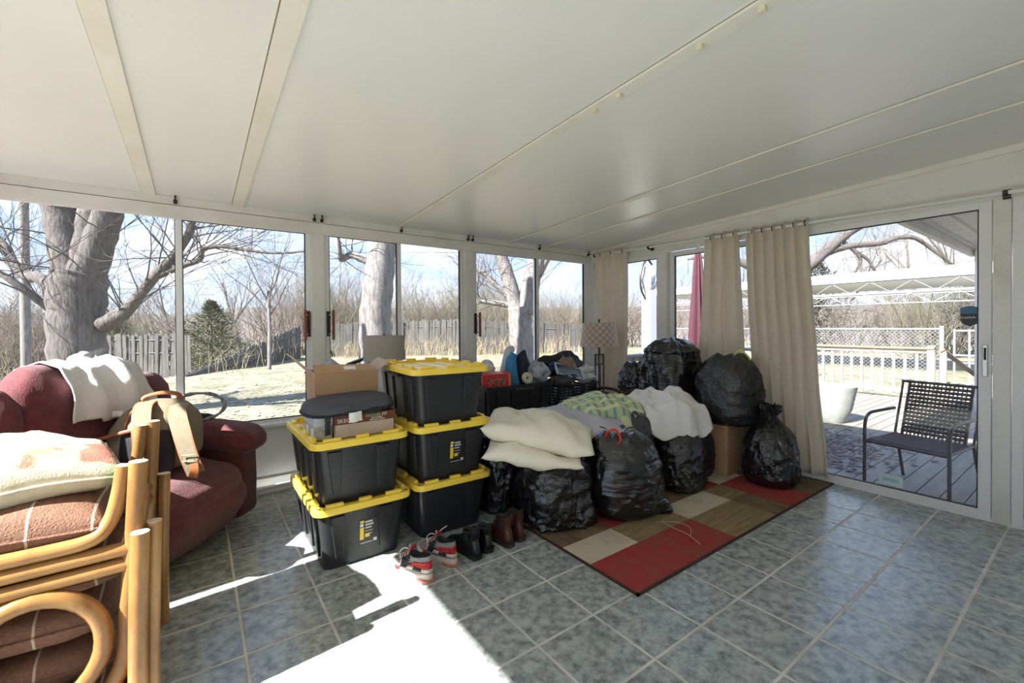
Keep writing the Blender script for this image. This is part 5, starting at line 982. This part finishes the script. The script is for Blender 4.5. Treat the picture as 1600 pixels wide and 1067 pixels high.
# planter
pl=thing('planter','pale stone planter bowl standing on the deck','planter',(7.43,2.40,DZ)); STONE=mat('pale_stone',(.25,.26,.24),.8,(.2,.21,.19),vs_=8,bump=.3,bs=30)
MB().rings([circ(r,z,32) for r,z in ((.15,0),(.17,.03),(.24,.2),(.275,.40),(.29,.47),(.30,.52),(.27,.52),(.25,.44))]).build('bowl',STONE,pl,smooth=True,ang=50); MB().rings([circ(.25,.44,32),circ(.25,.455,32)]).build('soil',mat('soil',(.05,.035,.025),1),pl)
# patio chair
CHM=mat('bronze_tube',(.06,.05,.045),.4,metal=.3); WICK=mat('brown_wicker',(.075,.05,.04),.6,bump=.4,bs=80)
pc=thing('patio_chair','brown woven metal patio armchair on the shaded deck','patio chair',(4.92,.96,DZ),R(-101))
for s in (-1,1):
    MB().tube(smoothpath([(s*.31,-.27,0),(s*.31,-.27,.35),(s*.31,-.26,.56),(s*.31,-.2,.63),(s*.31,-.1,.645),(s*.31,.24,.65)]),.014,10).build('arm',CHM,pc,smooth=True)
    MB().tube([(s*.29,.36,0),(s*.285,.22,.42)],.013,10).build('leg',CHM,pc,smooth=True)
    for x in (.29,.235): MB().tube([(s*x,.2,.40),(s*x,.36,.90)],.011,8).build('back_post',CHM,pc,smooth=True)
    MB().tube([(s*.29,-.26,.40),(s*.285,.22,.42)],.013,8).build('seat_rail',CHM,pc,smooth=True)
MB().tube([(-.3,.36,.90),(.3,.36,.90)],.013,8).build('top_rail',CHM,pc,smooth=True); MB().tube([(-.3,-.26,.395),(.3,-.26,.395)],.013,8).build('front_rail',CHM,pc,smooth=True)
for k in range(13):
    f=(k+.5)/13; m=MB(); z=.44+.44*f; y=.21+.14*(z-.44)/.44; Q=[(x,y+.008*(1 if (i+k)%2 else -1),z) for i,x in enumerate([-.235+.47*j/16 for j in range(17)])]; m.tube(Q,.0158,5,flat=.9); m.build('back_weave',WICK,pc)
for k in range(16):
    x=-.225+.45*k/15; MB().tube([(x,.205,.42),(x,.355,.89)],.006,5).build('back_warp',WICK,pc)
for k in range(15):
    y=-.24+.46*k/14; m=MB(); m.tube([(-.29,y,.415),(-.15,y,.425-.012),(.15,y,.425-.012),(.29,y,.415)],.017,5,flat=.5); m.build('seat_weave',WICK,pc)
pc.scale=(.9,.95,.97)
# white post, umbrella, cabinet
wp=thing('porch_post','white square post topped by a clear plastic wrapped lantern','post',(6.33,4.72,-.25)); MB().box(-.09,.09,-.09,.09,0,2.15).build('shaft',mat('white_post_paint',(.75,.74,.7),.6),wp,bev=.008); blob(MB(),(0,0,2.33),.15,.12,.25,81,.3,6).build('wrapped_lantern',mat('cloudy_plastic',(.6,.62,.64),.15,(.45,.47,.5),vs_=12,bump=.8,bs=25),wp,smooth=True); m=MB(); m.tube(smoothpath([(-.1,0,2.0),(-.22,0,2.2),(-.2,0,2.5),(-.05,0,2.68),(.08,0,2.6)]),.018,8); m.build('hook',DARKM,wp,smooth=True)
um=thing('patio_umbrella','closed maroon patio umbrella behind the glass','umbrella',(6.61,3.98,DZ)); MB().tube([(0,0,0),(0,0,2.75)],.02,10).build('pole',VINYL,um,smooth=True); m=MB(); m.rings([[((r*(1+.22*math.cos(8*a)))*math.cos(a),(r*(1+.22*math.cos(8*a)))*math.sin(a),z) for a in [2*PI*k/48 for k in range(48)]] for z,r in ((1.05,.10),(1.2,.13),(1.7,.10),(2.4,.06),(2.68,.025))]); m.build('canopy',mat('maroon_canvas',(.05,.008,.016),.85),um,smooth=True); MB().box(-.22,.22,-.22,.22,0,.07).build('base',STONE,um,bev=.02)
gc=thing('grill_cart','grey covered grill cart beside the lawn-side railing','grill',(7.75,3.75,DZ)); MB().box(-.24,.24,-.2,.2,0,.62).build('cart',mat('grey_cover',(.16,.16,.16),.7),gc,bev=.02); MB().box(-.3,.3,-.24,.24,.62,.68).build('shelf',MATS['grey_cover'],gc,bev=.01); m=MB(); blob(m,(0,0,.78),.22,.19,.16,84,.1,3); m.build('hood',MATS['grey_cover'],gc,smooth=True)
# patio cover and carport
GALV=mat('galvanised_steel',(.2,.2,.21),.5,metal=.3)
SHEET=mat('grey_sheet_metal',(.36,.35,.34),.5,(.29,.28,.27),vs_=4)
pcv=thing('patio_cover','grey corrugated patio cover reaching over the shaded deck','patio roof',(0,0,0)); MB().box(4.62,10.2,-3.9,1.37,2.50,2.53).build('sheet',SHEET,pcv)
for k in range(26): y=1.3-.2*k; MB().box(4.62,10.2,y-.03,y+.03,2.478,2.502).build('corrugation',SHEET,pcv)
MB().box(4.62,10.2,1.33,1.39,2.38,2.55).build('edge_beam',SHEET,pcv,bev=.005)
for x in (10.1,): MB().box(x-.06,x+.06,1.2,1.32,DZ,2.48).build('post',mat('white_post_paint',(.75,.74,.7),.6),pcv); MB().box(x-.06,x+.06,-3.2,-3.08,DZ,2.48).build('post',MATS['white_post_paint'],pcv)
WHT=mat('white_sheet',(.6,.6,.6),.45)
cp=thing('carport','long white flat carport roof on lattice trusses','carport',(17,3.5,-.25)); MB().box(0,5,-8,9.5,2.88,3.18).build('roof_fascia',WHT,cp,bev=.01); MB().box(.1,.22,-8,9.5,2.42,2.52).build('beam',mat('rusty_grey_beam',(.2,.16,.14),.7),cp)
for xx,z0,z1 in ((.05,2.52,2.86),(-.35,2.16,2.46)):
    for z in (z0,z1): MB().tube([(xx,-8,z),(xx,9.5,z)],.018,6).build('truss_chord',GALV,cp)
    for k in range(35): y=-8+.5*k; MB().tube([(xx,y,z0 if k%2 else z1),(xx,y+.5,z1 if k%2 else z0)],.011,5).build('truss_web',GALV,cp)
for y in (-7.5,-2,4.5,9.2): MB().box(0,.09,y-.045,y+.045,-.05,2.9).build('post',SHEET,cp); MB().box(4.8,4.9,y-.045,y+.045,-.05,2.9).build('post',SHEET,cp)
for y in (-5,0,5): MB().box(-.36,.1,y-.02,y+.02,2.4,2.46).build('bracket',SHEET,cp)
struct(MB().box(11.6,40,-14,2.2,-.28,-.235).build('driveway',mat('pale_concrete',(.4,.385,.36),.9,(.33,.32,.3),vs_=3,bump=.2,bs=20)),'pale sunlit concrete drive','driveway')
# chain-link fence and gate
GALV=mat('galvanised_steel',(.2,.2,.21),.5,metal=.3)
clf=thing('chain_link_fence','galvanised chain-link fence behind the deck railing','fence',(14.5,2.45,-.25))
MB().tube([(0,0,1.42),(0,8.5,1.42)],.022,8).build('top_rail',GALV,clf,smooth=True)
for y in (0,2.8,5.6,8.5): MB().tube([(0,y,0),(0,y,1.5)],.045 if y==0 else .03,10).build('post',GALV,clf,smooth=True)
m=MB(); H_=1.4
for k in range(-16,96):
    for s in (1,-1):
        y=k*.09; a=(y,0) if s>0 else (y,H_); b=(y+H_,H_) if s>0 else (y+H_,0)
        P=[]
        for f in (0,1): yy=a[0]+(b[0]-a[0])*f; zz=a[1]+(b[1]-a[1])*f; P.append([yy,zz])
        def cl(P):
            (y0,z0),(y1,z1)=P; o=[]
            lo,hi=0,1
            if y1!=y0:
                t0=(0-y0)/(y1-y0); t1=(8.5-y0)/(y1-y0); lo=max(lo,min(t0,t1)); hi=min(hi,max(t0,t1))
            if lo>=hi: return None
            return [(0,y0+(y1-y0)*t_,z0+(z1-z0)*t_) for t_ in (lo,hi)]
        q=cl(P)
        if q: m.tube(q,.0035,3)
w_=m.build('wire_mesh',GALV,clf); w_['kind']='stuff'
gt=thing('tube_gate','grey tube gate beside the chain-link post','gate',(14.6,2.25,-.25))
for z in (.15,.62,.8,1.38): MB().tube([(0,0,z),(0,-1.9,z)],.022,8).build('bar',GALV,gt,smooth=True)
for y in (0,-.25,-1.9): MB().tube([(0,y,.1),(0,y,1.42)],.022,8).build('upright',GALV,gt,smooth=True)
wlm=thing('wall_lantern','black outdoor wall lantern by the far patio pane','lantern',(4.55,.28,1.95)); MB().rings([circ(r,z,20) for r,z in ((.02,.14),(.05,.12),(.11,.04),(.115,.03),(.02,.025))]).build('hood',BLKP,wlm,smooth=True); MB().rings([circ(r,z,20) for r,z in ((.05,-.1),(.06,-.08),(.05,.03))]).build('globe',mat('frosted_glass',(.6,.6,.58),.3),wlm,smooth=True); MB().tube(smoothpath([(0,0,.14),(-.05,0,.2),(-.15,0,.2),(-.25,0,.16)]),.012,8).build('bracket',BLKP,wlm,smooth=True)
